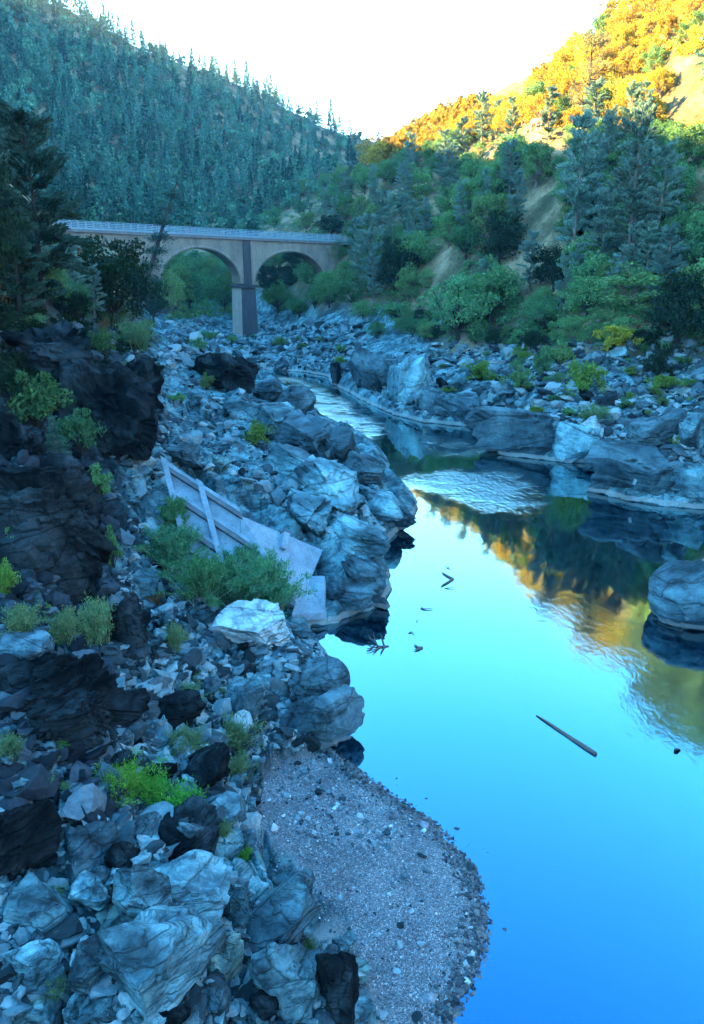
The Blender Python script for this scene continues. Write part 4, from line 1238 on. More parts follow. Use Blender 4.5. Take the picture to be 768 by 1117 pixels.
def leaves(rs, C, size, aspect=0.5, up=0.0, dirs=None):
    """diamond leaves at centres C (n,3): verts, quads"""
    n = len(C)
    if dirs is None:
        d = rs.normal(size=(n, 3)); d[:, 2] += up
    else:
        d = dirs + rs.normal(size=(n, 3)) * 0.25
    d /= np.linalg.norm(d, axis=1, keepdims=True)
    w = np.cross(d, rs.normal(size=(n, 3))); w /= np.maximum(np.linalg.norm(w, axis=1, keepdims=True), 1e-6)
    s = (size * rs.uniform(0.6, 1.4, n))[:, None]
    nrm = np.cross(d, w) * 0.15
    V = np.stack([C - d * s * .5, C + w * s * aspect * .5 + nrm * s, C + d * s * .5, C - w * s * aspect * .5 + nrm * s], 1).reshape(-1, 3)
    F = np.arange(4 * n).reshape(n, 4)
    return V, F

def mesh_wood(mb, name, mat):
    return mb.mesh(name, [mat], True)

def pine_protos(seed, h, r, start=0.2, leaf=0.42, dens=1.0, mat=None, airy=0.5, bark=None, spire=1.0, up=0.0):
    """trunk and crown meshes of a conifer: whorled limbs with needle sprays"""
    rs = np.random.RandomState(seed)
    wood = MB()
    ks = 9
    bend = rs.uniform(-.03, .03, 2) * h
    def axis(t): return np.array([bend[0] * math.sin(t * 2.6), bend[1] * math.sin(t * 2.1 + .4), h * t])
    R0 = 0.014 * h + 0.05
    wood.tube([axis(i / ks) for i in range(ks + 1)], [R0 * (1 - 0.93 * i / ks) for i in range(ks + 1)], 7)
    C = []; D = []
    nw = int(h * 1.5)
    for i in range(nw):
        t = start + (0.985 - start) * (i + rs.rand()) / nw
        q = (t - start) / (1 - start)
        prof = (1 - q) ** (0.75 * spire) * (0.45 + 0.55 * min(1, q * 4 + .35)) + 0.05
        for b in range(rs.randint(3, 6)):
            if rs.rand() < airy * 0.45: continue
            Lb = r * prof * rs.uniform(0.55, 1.15)
            az = rs.uniform(0, 6.283); el = rs.uniform(-0.25, 0.35) + 0.35 * q + up * rs.uniform(-.4, 1.0)
            d = np.array([math.cos(az) * math.cos(el), math.sin(az) * math.cos(el), math.sin(el)])
            p0 = axis(t); p1 = p0 + d * Lb * 0.55; p2 = p0 + d * Lb + np.array([0, 0, Lb * rs.uniform(-.12, .16)])
            wood.tube([p0, p1, p2], [R0 * 0.22 * (1 - .7 * q) + .012, R0 * .13 * (1 - .6 * q) + .01, 0.008], 4, False)
            m = max(3, int(Lb * 5.0 * dens / (leaf / 0.42) ** 1.3))
            s = rs.uniform(0.25, 1.02, m) ** 0.8
            pts = p0 + (p2 - p0) * s[:, None]
            sp = 6
            P = np.repeat(pts, sp, 0) + rs.normal(size=(m * sp, 3)) * leaf * 0.5 * np.array([1, 1, 0.7])
            C.append(P); D.append(np.repeat(d[None], m * sp, 0) + np.array([0, 0, .25]))
    top = axis(1.0)
    C.append(top + rs.normal(size=(18, 3)) * np.array([.2, .2, .5]) * leaf * 1.3 - np.array([0, 0, leaf])); D.append(np.tile([0, 0, 1.0], (18, 1)))
    V, F = leaves(rs, np.concatenate(C), leaf * 1.25, 0.30, dirs=np.concatenate(D))
    return mesh_wood(wood, 'trunk', bark or M_bark), make_mesh('crown', V, F, [mat or L_pine], None, False)

def clump_points(rs, n_cl, ctr, rad, per, cr, shell=0.55, flat=0.8):
    d = rs.normal(size=(n_cl, 3)); d /= np.linalg.norm(d, axis=1, keepdims=True)
    d[:, 2] = np.where(d[:, 2] < -0.75, -d[:, 2] * .6, d[:, 2])
    q = rs.uniform(shell, 1.0, n_cl)[:, None] * (0.8 + 0.4 * rs.rand(n_cl, 1))
    cc = ctr + d * q * rad
    k = np.maximum(4, (per * rs.uniform(0.5, 1.5, n_cl)).astype(int))
    P = np.repeat(cc, k, 0)
    crr = np.repeat(cr * rs.uniform(0.6, 1.35, n_cl), k)[:, None]
    e = rs.normal(size=(len(P), 3)); e /= np.linalg.norm(e, axis=1, keepdims=True)
    return cc, P + e * crr * (rs.rand(len(P), 1) ** 0.45) * np.array([1, 1, flat])

def oak_protos(seed, h, r, mat, ncl=55, per=46, leaf=0.36, bark=None, trunk_h=0.16):
    rs = np.random.RandomState(seed)
    ctr = np.array([rs.uniform(-.1, .1) * r, rs.uniform(-.1, .1) * r, h * 0.5])
    rad = np.array([r, r * rs.uniform(.8, 1.0), h * 0.46])
    cc, P = clump_points(rs, ncl, ctr, rad, per, r * 0.24)
    wood = MB()
    R0 = 0.03 * h + .04
    fork = np.array([rs.uniform(-.05, .05) * h, rs.uniform(-.05, .05) * h, h * trunk_h])
    wood.tube([(0, 0, -0.3), fork * .5, fork], [R0 * 1.2, R0, R0 * .85], 8, False)
    for c in cc[:max(10, ncl // 3)]:
        mid = (fork + c) / 2 + rs.normal(size=3) * r * .1
        wood.tube([fork, mid, c], [R0 * .5, R0 * .28, .02], 5, False)
    V, F = leaves(rs, P, leaf, 0.62)
    return mesh_wood(wood, 'trunk', bark or M_barkd), make_mesh('crown', V, F, [mat], None, False)

def shrub_protos(seed, h, r, mat, ncl=26, per=44, leaf=0.16, bark=None):
    rs = np.random.RandomState(seed)
    cc, P = clump_points(rs, ncl, np.array([0, 0, h * .5]), np.array([r, r, h * .52]), per, r * .30, 0.35)
    P = P[P[:, 2] > 0.02]
    wood = MB()
    for c in cc:
        wood.tube([(rs.normal() * .06 * r, rs.normal() * .06 * r, -.1), c * np.array([.45, .45, .5]), c], [0.022 * h, .014 * h, .006 * h], 4, False)
    V, F = leaves(rs, P, leaf, 0.5)
    return mesh_wood(wood, 'stems', bark or M_barkd), make_mesh('foliage', V, F, [mat], None, False)

def wand_protos(seed, h, r, mat, n_st=46, leaf=0.17, per=60, bark=None):
    """willow: many arching wands with narrow leaves"""
    rs = np.random.RandomState(seed)
    wood = MB(); C, D = [], []
    for i in range(n_st):
        az = rs.uniform(0, 6.283); sp = abs(rs.normal(0, .55)); sp = min(sp, 1.1)
        L = h * rs.uniform(.6, 1.1)
        d = np.array([math.cos(az) * math.sin(sp), math.sin(az) * math.sin(sp), math.cos(sp)])
        b = np.array([rs.normal() * .25 * r, rs.normal() * .25 * r, -.05])
        out = np.array([math.cos(az), math.sin(az), 0]) * L * 0.18
        pts = [b, b + d * L * .5, b + d * L * .85 + out * .4, b + d * L + out - np.array([0, 0, L * .06])]
        wood.tube(pts, [.02, .014, .009, .004], 4, False)
        s = rs.uniform(.2, 1.0, per)
        k = np.clip((s * 3).astype(int), 0, 2); f = (s * 3 - k)[:, None]
        A = np.array(pts); P = A[k] * (1 - f) + A[k + 1] * f
        side = rs.normal(size=(per, 3)) * 0.75 + d
        C.append(P + side * leaf * .45 + rs.normal(size=(per, 3)) * .07); D.append(side)
    C = np.concatenate(C); D = np.concatenate(D)
    ok = C[:, 2] > 0.03
    V, F = leaves(rs, C[ok], leaf, 0.24, dirs=D[ok])
    return mesh_wood(wood, 'stems', bark or M_barkg), make_mesh('foliage', V, F, [mat], None, False)

def tuft_mesh(seed, h, r, mat, n=150, wid=0.012, name='grass_tuft'):
    rs = np.random.RandomState(seed)
    V, F = [], []
    for i in range(n):
        az = rs.uniform(0, 6.283); sp = abs(rs.normal(0, .5)); L = h * rs.uniform(.5, 1.1)
        b = np.array([rs.normal() * r * .35, rs.normal() * r * .35, -0.02])
        d = np.array([math.cos(az) * math.sin(sp), math.sin(az) * math.sin(sp), math.cos(sp)])
        o = np.array([math.cos(az), math.sin(az), -.35]) * L * .25
        sd = np.array([-math.sin(az), math.cos(az), 0]) * wid
        p = [b, b + d * L * .5, b + d * L + o]
        k = len(V)
        V += [p[0] - sd, p[0] + sd, p[1] - sd * .8, p[1] + sd * .8, p[2] - sd * .15, p[2] + sd * .15]
        F += [(k, k + 1, k + 3, k + 2), (k + 2, k + 3, k + 5, k + 4)]
    return make_mesh(name, np.array(V), np.array(F), [mat], None, False)

PROTO = {
 'grey pine': [pine_protos(1000 + i, 16, 3.7, 0.14, 0.34, 2.7, L_pine, 0.6, M_bark, 0.42, 0.55) for i in range(4)],
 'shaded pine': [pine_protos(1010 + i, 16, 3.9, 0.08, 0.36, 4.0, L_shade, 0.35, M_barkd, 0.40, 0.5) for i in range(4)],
 'slender fir': [pine_protos(1020 + i, 17, 3.0, 0.08, 0.46, 1.5, L_fir, 0.25, M_bark, 1.0) for i in range(3)],
 'round oak': [oak_protos(1040 + i, 8.5, 4.6, L_oak, 78, 64, 0.36) for i in range(4)],
 'dark live oak': [oak_protos(1050 + i, 8.0, 4.4, L_oakd, 78, 64, 0.36) for i in range(3)],
 'sun-tinted golden oak': [oak_protos(1070 + i, 8.5, 4.4, L_golden, 70, 56, 0.38, M_bark) for i in range(3)],  # leaves coloured as the low sun gilds them
 'leafy broadleaf tree': [oak_protos(1060 + i, 9.0, 4.2, L_broad, 74, 64, 0.36, M_bark) for i in range(3)],
}
DIM = {'shaded pine': (16, 7.8), 'grey pine': (16, 7.4), 'slender fir': (17, 6.0), 'round oak': (8.5, 10.5), 'dark live oak': (8.0, 10.0), 'leafy broadleaf tree': (9.0, 9.6), 'sun-tinted golden oak': (8.5, 10.0)}
NAME = {'shaded pine': 'pine_tree', 'grey pine': 'pine_tree', 'slender fir': 'fir_tree', 'round oak': 'oak_tree', 'dark live oak': 'oak_tree', 'leafy broadleaf tree': 'broadleaf_tree', 'sun-tinted golden oak': 'oak_tree'}
CATG = {'shaded pine': 'pine', 'grey pine': 'pine', 'slender fir': 'fir', 'round oak': 'oak', 'dark live oak': 'oak', 'leafy broadleaf tree': 'tree', 'sun-tinted golden oak': 'oak'}

def set_tree(name, trunk, crown, p, s, rz, lean=(0, 0), sxy=1.0, names=('trunk', 'crown')):
    r = bpy.data.objects.new(name, None); COL.objects.link(r)
    r.empty_display_size = .3
    r.location = p; r.scale = (s * sxy, s * sxy, s); r.rotation_euler = (lean[0], lean[1], rz)
    link(names[0], trunk, r); link(names[1], crown, r)
    return r
trnd = random.Random(4)
TREES = []
def tree_px(kind, u, vb, hpx, wpx=None, label=None, i=None, group=None, lean=(0, 0)):
    p, t = hit(u, vb)
    if p is None: return None
    H, W = DIM[kind]
    s = hpx * t / FPX / H
    sxy = 1.0 if wpx is None else (wpx * t / FPX / W) / s
    pr = PROTO[kind][trnd.randrange(len(PROTO[kind])) if i is None else i]
    r = set_tree(NAME[kind], pr[0], pr[1], (p.x, p.y, p.z - .15), s, trnd.uniform(0, 6.28), lean, sxy)
    TREES.append((p.x, p.y, W * s * sxy))
    if label: tag(r, label, CATG[kind], group)
    return r

GR = 'trees of the right hillside'
# trees one can point at, right hillside
for k, u, v, h, w, lab in [
 ('grey pine', 622, 292, 150, 62, 'tall grey pine left of a pair, beside the bare tan gully'),
 ('grey pine', 684, 290, 158, 66, 'tallest grey-green pine in the middle of the right slope'),
 ('grey pine', 712, 280, 112, 50, 'grey pine with a bare lower trunk below the bare patch'),
 ('grey pine', 655, 300, 88, 44, 'shorter grey pine between the two tall pines'),
 ('grey pine', 578, 318, 62, 34, 'small grey pine growing in the long bare gully'),
 ('grey pine', 560, 262, 70, 26, 'slim grey conifer left of the gully top'),
 ('round oak', 500, 372, 72, 92, 'wide round oak above the far end of the right bank'),
 ('round oak', 537, 352, 66, 76, 'round oak joined to the wide one by the gully foot'),
 ('dark live oak', 545, 292, 62, 66, 'dark oak against the left side of the gully'),
 ('dark live oak', 603, 318, 52, 56, 'dark oak at the foot of the long gully'),
 ('dark live oak', 712, 268, 44, 46, 'dark round oak right of the bare-trunked pine'),
 ('dark live oak', 736, 382, 92, 96, 'large dark oak behind the yellow bush'),
 ('leafy broadleaf tree', 772, 360, 86, 84, 'brighter green tree at the right edge over the bank'),
 ('leafy broadleaf tree', 690, 340, 50, 92, 'low spreading green tree above the yellow bush'),
 ('leafy broadleaf tree', 584, 206, 52, 44, 'olive-green tree under the guardrail'),
 ('round oak', 640, 345, 44, 60, 'small round oak left of the spreading green tree'),
 ('round oak', 588, 360, 40, 52, 'bushy oak right of the wide round oaks'),
 ('dark live oak', 430, 320, 62, 56, 'dark oak right of the bridge end'),
 ('round oak', 384, 336, 42, 44, 'green oak at the foot of the last arch'),
 ('grey pine', 402, 318, 78, 40, 'leafless-looking grey pine at the bridge end'),
 ('dark live oak', 362, 258, 24, 40, 'dark oak rising just behind the bridge deck'),
 ('leafy broadleaf tree', 465, 318, 26, 26, 'small yellow-green tree at the short bare slope')]:
    tree_px(k, u, v, h, w, lab, group=GR)

# fill: sampled over the slope, keeping the bare ground bare
BARE = [np.array(q, float) for q in ([(562,186),(618,186),(622,250),(610,312),(548,320),(552,262)], [(574,144),(616,144),(616,160),(574,160)], [(630,140),(644,140),(644,162),(630,162)], [(722,66),(768,60),(768,132),(724,128)], [(732,188),(768,186),(768,218),(738,216)], [(462,292),(498,266),(502,286),(474,310),(440,318)], [(728,296),(746,258),(764,268),(760,290)])]
def crosses_bare(u, v, h):
    for f in (0.0, .3, .6, .85):
        for q in BARE:
            if in_poly(np.array([u]), np.array([v - f * h]), q)[0]: return True
    return False
def fill_trees(n, poly, kinds, hm, seed, group, mind=0.42, avoid_frame=False):
    r = random.Random(seed)
    P = np.array(poly, float); lo, hi = P.min(0), P.max(0)
    k = tries = 0
    while k < n and tries < n * 30:
        tries += 1
        u, v = r.uniform(lo[0], hi[0]), r.uniform(lo[1], hi[1])
        if not in_poly(np.array([u]), np.array([v]), P)[0]: continue
        p, t = hit(u, v)
        if p is None: continue
        kind = r.choice(kinds)
        H, W = DIM[kind]
        s = r.uniform(*hm) * (1.0 if 'oak' in kind or 'broad' in kind else 0.85)
        hp = H * s * FPX / t
        if crosses_bare(u, v, hp): continue
        wd = W * s
        if any(abs(p.x - x) < 12 and abs(p.y - y) < 12 and math.hypot(p.x - x, p.y - y) < mind * (wd + w) / 2 for x, y, w in TREES): continue
        pr = r.choice(PROTO[kind])
        o = set_tree(NAME[kind], pr[0], pr[1], (p.x, p.y, p.z - .2), s, r.uniform(0, 6.28), (r.uniform(-.05, .05), r.uniform(-.05, .05)), r.uniform(.85, 1.15))
        TREES.append((p.x, p.y, wd))
        size = 'tall' if s > hm[0] + .66 * (hm[1] - hm[0]) else ('small' if s < hm[0] + .3 * (hm[1] - hm[0]) else 'mid-sized')
        later_label(o, f'{size} {kind}', u, v - hp * .5, wd, group, CATG[kind])
        k += 1
OA = ['round oak', 'round oak', 'round oak', 'leafy broadleaf tree', 'leafy broadleaf tree', 'grey pine', 'grey pine']
fill_trees(30, [(395,172),(450,152),(500,138),(575,130),(575,148),(500,160),(410,188)], ['sun-tinted golden oak'], (0.6, 1.0), 38, 'sunlit trees of the upper slope', 0.4)
fill_trees(85, [(270,250),(400,165),(500,140),(575,150),(575,200),(520,300),(450,330),(395,330),(380,262)], OA, (0.6, 1.0), 31, GR)
fill_trees(72, [(575,158),(768,158),(768,370),(680,345),(600,350),(520,345),(560,300)], OA + ['grey pine'], (0.5, 0.85), 32, GR)
fill_trees(26, [(400,372),(470,350),(560,368),(700,352),(768,372),(768,384),(600,384),(480,376)], ['round oak', 'leafy broadleaf tree', 'dark live oak'], (0.30, 0.5), 33, GR, 0.5)
SUNNY = ['sun-tinted golden oak'] * 7 + ['leafy broadleaf tree']
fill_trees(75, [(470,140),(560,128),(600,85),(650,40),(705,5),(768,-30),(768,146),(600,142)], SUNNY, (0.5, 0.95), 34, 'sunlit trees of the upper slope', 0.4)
fill_trees(40, [(768,-40),(900,-160),(1000,-160),(1000,200),(900,330),(790,360),(768,150)], OA, (0.8, 1.3), 35, 'trees beyond the right edge', 0.7)
fill_trees(26, [(180,285),(262,285),(262,338),(185,345)], ['round oak', 'leafy broadleaf tree'], (0.7, 1.3), 36, 'trees seen through the bridge arch', 0.5)
fill_trees(22, [(285,285),(380,290),(400,350),(290,350)], ['round oak', 'dark live oak'], (0.5, 1.0), 37, 'trees seen through the last arch', 0.5)

# the tall bare-limbed pine on the road
def bare_pine():
    p, t = hit(636, 148)
    rs = np.random.RandomState(8)
    h = 98 * t / FPX
    wood = MB()
    R0 = .036 * h
    ax = lambda q: np.array([0.02 * h * math.sin(3 * q), 0, h * q])
    wood.tube([ax(i / 8) for i in range(9)], [R0 * (1 - .9 * i / 8) for i in range(9)], 8)
    C, D = [], []
    for i in range(30):
        q = rs.uniform(.3, .98); az = rs.uniform(0, 6.28); L = h * .30 * (1.1 - q) ** .55 * rs.uniform(.6, 1.15)
        d = np.array([math.cos(az), math.sin(az), rs.uniform(.0, .5)])
        p0 = ax(q); p1 = p0 + d * L * .5 + [0, 0, -.04 * L]; p2 = p0 + d * L + [0, 0, .1 * L]
        wood.tube([p0, p1, p2], [R0 * .34 * (1.15 - q), R0 * .2 * (1.15 - q), .03], 5, False)
        for j in range(4):
            f = rs.uniform(.4, 1); b = p0 + (p2 - p0) * f; e = b + rs.normal(size=3) * L * .16
            wood.tube([b, e], [.05, .015], 4, False)
            if rs.rand() < .75:
                k = 22
                C.append(e + rs.normal(size=(k, 3)) * .45); D.append(np.tile((e - b) / np.linalg.norm(e - b), (k, 1)))
    V, F = leaves(rs, np.concatenate(C), .6, .25, dirs=np.concatenate(D))
    r = set_tree('pine_tree', mesh_wood(wood, 'trunk', M_barkd), make_mesh('crown', V, F, [L_dry], None, False), (p.x, p.y, p.z - .2), 1.0, 0)
    tag(r, 'tall bare-limbed pine standing alone beside the road at the skyline', 'pine', 'sunlit trees of the upper slope')
bare_pine()

# left bank trees
GL = 'trees of the left bank'
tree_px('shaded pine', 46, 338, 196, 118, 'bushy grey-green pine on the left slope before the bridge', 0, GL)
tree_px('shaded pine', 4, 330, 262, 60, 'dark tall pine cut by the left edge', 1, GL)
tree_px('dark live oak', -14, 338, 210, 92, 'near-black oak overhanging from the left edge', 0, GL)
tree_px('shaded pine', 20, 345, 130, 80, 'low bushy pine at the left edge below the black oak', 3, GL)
tree_px('dark live oak', 128, 358, 100, 112, 'dark round oak hiding the left bridge arch', 1, GL)
tree_px('dark live oak', 168, 354, 60, 44, 'narrower dark oak against the left pier', 2, GL)
tree_px('round oak', 88, 352, 46, 44, 'small oak filling the gap right of the grey-green pine', 1, GL)
tree_px('slender fir', 64, 512, 62, 34, 'small blue-green fir on the shaded left slope', 0, GL)
fill_trees(16, [(20,300),(110,320),(110,350),(20,345)], ['dark live oak', 'round oak', 'grey pine'], (0.35, 0.6), 42, GL, 0.45)
fill_trees(10, [(-120,330),(-10,330),(-10,420),(-120,420)], ['dark live oak', 'grey pine', 'round oak'], (0.5, 0.9), 41, GL, 0.6)
def rusty():
    p, t = hit(8, 340)
    a, b = oak_protos(1090, 3.2, 1.9, L_rust, 26, 40, .2)
    r = set_tree('broadleaf_tree', a, b, (p.x - .2, p.y - 2.0, p.z - .2), 118 * t / FPX / 3.2, 0, sxy=.4)
    tag(r, 'rust-brown dying tree at the left edge under the black oak', 'tree', GL)
rusty()
def leaning_pine():
    p, t = hit(141, 350)
    rs = np.random.RandomState(3)
    top = at_d(196, 198, t) - p
    wood = MB()
    n = 10
    pts = [np.array(top * (i / n)) + np.array([0.35 * math.sin(i * .5), 0, 0]) for i in range(n + 1)]
    wood.tube(pts, [.5 * (1 - .8 * i / n) for i in range(n + 1)], 7)
    C, D = [], []
    for i in range(80):
        q = rs.uniform(.38, 1.0); k = min(n - 1, int(q * n)); p0 = pts[k]
        az = rs.uniform(0, 6.28); L = rs.uniform(1.2, 3.2) * (1.35 - q)
        d = np.array([math.cos(az), math.sin(az), rs.uniform(-.2, .4)])
        e = p0 + d * L
        wood.tube([p0, p0 + d * L * .5, e], [.05, .03, .01], 4, False)
        m = 60
        C.append(p0 + (e - p0) * rs.uniform(.3, 1.05, (m, 1)) + rs.normal(size=(m, 3)) * .28); D.append(np.tile(d + [0, 0, .4], (m, 1)))
    V, F = leaves(rs, np.concatenate(C), .34, .25, dirs=np.concatenate(D))
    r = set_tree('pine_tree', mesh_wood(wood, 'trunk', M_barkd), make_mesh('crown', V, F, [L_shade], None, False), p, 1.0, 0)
    tag(r, 'thin wispy pine leaning to the right across the bridge', 'pine', GL)
leaning_pine()

# ------------------------------------------------------------------ shrubs, willows, ferns, grass
SH = {
 'oak': [shrub_protos(1100 + i, 1.6, 1.1, L_oak, 30, 60, .17) for i in range(2)],
 'dark': [shrub_protos(1110 + i, 1.6, 1.1, L_oakd, 30, 60, .17) for i in range(2)],
 'lime': [shrub_protos(1120 + i, 1.6, 1.2, L_lime, 32, 60, .17) for i in range(2)],
 'mid': [shrub_protos(1130 + i, 1.6, 1.1, L_broad, 32, 60, .17) for i in range(2)],
 'yellow': [shrub_protos(1140, 1.6, 1.2, L_yel, 34, 60, .17)],
 'willow': [wand_protos(1150 + i, 2.4, 1.2, L_willow, 120, .17, 150) for i in range(3)],
 'fern': [wand_protos(1160 + i, .75, 0.8, L_fern, 60, .10, 46, L_fern) for i in range(2)],
 'feather': [wand_protos(1170 + i, 1.3, 0.8, L_grass, 70, .13, 46, L_grass) for i in range(2)],
 'rust': [shrub_protos(1180, 1.2, .9, L_rust, 20, 40, .12)],
}
SHDIM = {'shaded pine': (16, 7.8), 'oak': (1.9, 2.5), 'dark': (1.9, 2.5), 'lime': (1.9, 2.7), 'mid': (1.9, 2.5), 'yellow': (1.9, 2.7), 'willow': (2.5, 3.2), 'fern': (.8, 1.5), 'feather': (1.35, 1.9), 'rust': (1.4, 2.0)}
def shrub_px(kind, u, vb, wpx, hpx, label, name='shrub', cat='shrub', group=None, z=0.0):
    p, t = hit(u, vb - .12 * hpx)
    if p is None: return None
    H, W = SHDIM[kind]
    s = t / FPX
    dep = math.atan2(CAM_H - p.z, math.hypot(p.x, p.y))
    w = wpx * s
    h = hpx * s if kind == 'willow' else max(.45 * w, (hpx * s - .55 * w * math.sin(dep)) / max(.4, math.cos(dep)))
    pr = SH[kind][trnd.randrange(len(SH[kind]))]
    o = bpy.data.objects.new(name, None); COL.objects.link(o); o.empty_display_size = .2
    o.location = (p.x, p.y, p.z - .05 + z); o.rotation_euler = (0, 0, trnd.uniform(0, 6.28))
    o.scale = (w / W, w / W, h / H)
    link('stems', pr[0], o); link('foliage', pr[1], o)
    return tag(o, label, cat, group)
GB = 'shrubs of the banks'
GW = 'willows of the thicket'
for kind, u, v, w, h, lab, nm, ct_ in [
 ('lime', 280, 490, 38, 34, 'lone yellow-green bush on the left bedrock shelf', 'shrub', 'shrub'),
 ('willow', 192, 580, 30, 36, 'slim willow at the foot of the ribbed wall', 'willow_bush', 'willow'),
 ('willow', 190, 626, 56, 50, 'leftmost willow of the thicket with yellowish tips', 'willow_bush', 'willow'),
 ('willow', 222, 660, 64, 54, 'dense willow in the middle of the thicket', 'willow_bush', 'willow'),
 ('willow', 256, 672, 66, 59, 'front willow of the thicket above the white boulder', 'willow_bush', 'willow'),
 ('willow', 292, 678, 66, 68, 'tallest willow at the right end of the thicket', 'willow_bush', 'willow'),
 ('willow', 270, 640, 50, 44, 'willow behind the front of the thicket', 'willow_bush', 'willow'),
 ('feather', 105, 708, 50, 58, 'largest feathery pale green clump above the broad dark outcrop', 'grass_clump', 'grass'),
 ('feather', 72, 704, 34, 44, 'feathery clump left of the largest feathery clump', 'grass_clump', 'grass'),
 ('feather', 26, 692, 44, 40, 'feathery green clump at the left edge over the slope', 'grass_clump', 'grass'),
 ('rust', 172, 668, 28, 28, 'brownish small shrub left of the willow thicket', 'shrub', 'shrub'),
 ('feather', 191, 712, 24, 34, 'narrow grey-green clump below the brownish shrub', 'grass_clump', 'grass'),
 ('mid', 108, 552, 46, 50, 'leafy green shrub between the two upper dark outcrops', 'shrub', 'shrub'),
 ('mid', 124, 625, 26, 54, 'green shrub hanging down the edge of the tall dark outcrop', 'shrub', 'shrub'),
 ('lime', 8, 655, 34, 52, 'lime shrub at the left edge beneath the tall dark outcrop', 'shrub', 'shrub'),
 ('mid', 14, 612, 36, 44, 'shrub at the left edge beside the tall dark outcrop', 'shrub', 'shrub'),
 ('oak', 40, 478, 82, 76, 'broad dark green shrub on the upper left slope', 'shrub', 'shrub'),
 ('oak', 90, 500, 50, 56, 'dark green shrub under the slanting dark outcrop', 'shrub', 'shrub'),
 ('dark', 12, 450, 50, 60, 'black-green shrub at the left edge below the rock shelf', 'shrub', 'shrub'),
 ('feather', 14, 832, 34, 38, 'grass clump at the left edge beside the broad dark outcrop', 'grass_clump', 'grass'),
 ('feather', 206, 764, 34, 24, 'low green clump on the debris slope', 'grass_clump', 'grass'),
 ('feather', 216, 742, 22, 14, 'small yellowish clump at the top of the debris slope', 'grass_clump', 'grass'),
 ('feather', 204, 826, 48, 42, 'green clump behind the black boulder', 'grass_clump', 'grass'),
 ('feather', 262, 824, 50, 50, 'tall feathery green clump right of the black boulder', 'grass_clump', 'grass'),
 ('feather', 258, 858, 38, 40, 'feathery green clump at the foot of the black boulder', 'grass_clump', 'grass'),
 ('fern', 128, 872, 66, 50, 'upper bright green fern of the patch', 'fern', 'fern'),
 ('fern', 162, 882, 70, 50, 'middle bright green fern of the patch', 'fern', 'fern'),
 ('fern', 196, 894, 66, 46, 'lowest bright green fern of the patch', 'fern', 'fern'),
 ('fern', 147, 866, 60, 40, 'rearmost bright green fern of the patch', 'fern', 'fern'),
 ('feather', 46, 868, 34, 30, 'yellow-green clump right of the broad dark outcrop foot', 'grass_clump', 'grass'),
 ('fern', 265, 938, 30, 18, 'small bright plant between the boulders by the gravel', 'fern', 'fern'),
 ('feather', 244, 912, 20, 20, 'little green tuft above the small bright plant', 'grass_clump', 'grass'),
 ('fern', 130, 970, 16, 14, 'tiny green fern in a crack left of the upright block', 'fern', 'fern'),
 ('feather', 60, 985, 28, 22, 'dry grass in a crack of the foreground slabs', 'grass_clump', 'grass'),
 ('feather', 62, 1090, 32, 32, 'yellowish grass between the bottom left boulders', 'grass_clump', 'grass'),
 ('feather', 335, 1046, 26, 26, 'thin grass growing on the sloping striated rock', 'grass_clump', 'grass'),
 ('lime', 525, 422, 44, 32, 'spreading pale green bush on the far right bank', 'shrub', 'shrub'),
 ('mid', 565, 432, 34, 34, 'rounded mid-green bush on the far right bank', 'shrub', 'shrub'),
 ('lime', 637, 436, 54, 46, 'round lime bush in the middle of the right bank', 'shrub', 'shrub'),
 ('yellow', 672, 388, 52, 38, 'yellow bush glowing above the right bank', 'shrub', 'shrub'),
 ('dark', 718, 416, 34, 42, 'dark round bush right of the yellow bush', 'shrub', 'shrub'),
 ('lime', 722, 426, 42, 18, 'low bright green plants at the foot of the dark round bush', 'shrub', 'shrub'),
 ('oak', 592, 418, 24, 38, 'upright olive bush left of the round lime bush', 'shrub', 'shrub'),
 ('mid', 612, 402, 44, 30, 'green bush behind the round lime bush', 'shrub', 'shrub'),
 ('lime', 585, 458, 22, 18, 'small lime plant above the low rock spit', 'shrub', 'shrub'),
 ('lime', 488, 432, 22, 12, 'small lime tuft among the far right bank boulders', 'shrub', 'shrub'),
 ('feather', 648, 462, 36, 22, 'tan-green grass clump above the whitish block', 'grass_clump', 'grass'),
 ('lime', 688, 411, 22, 14, 'little lime plant below the yellow bush', 'shrub', 'shrub'),
 ('lime', 742, 487, 28, 12, 'low green plant on top of the promontory', 'shrub', 'shrub'),
 ('lime', 371, 401, 16, 14, 'small green bush on the dark midstream stub', 'shrub', 'shrub'),
 ('oak', 430, 350, 40, 22, 'low green shrubs behind the upstream rocks', 'shrub', 'shrub'),
 ('mid', 196, 440, 26, 14, 'low olive plant at the top of the debris path', 'shrub', 'shrub'),
 ('mid', 226, 428, 20, 24, 'green shrub beside the dark upstream knoll', 'shrub', 'shrub'),
 ('oak', 112, 396, 40, 40, 'olive shrub at the foot of the dark oak', 'shrub', 'shrub'),
 ('feather', 150, 385, 44, 34, 'blue-grey shrub below the leaning pine', 'shrub', 'shrub'),
 ('feather', 122, 362, 44, 36, 'blue-grey shrub left of the dark round oak foot', 'shrub', 'shrub'),
 ('rust', 116, 372, 16, 26, 'small yellowish shrub below the dark round oak', 'shrub', 'shrub')]:
    shrub_px(kind, u, v, w, h, lab, nm, ct_, GW if nm == 'willow_bush' else GB)

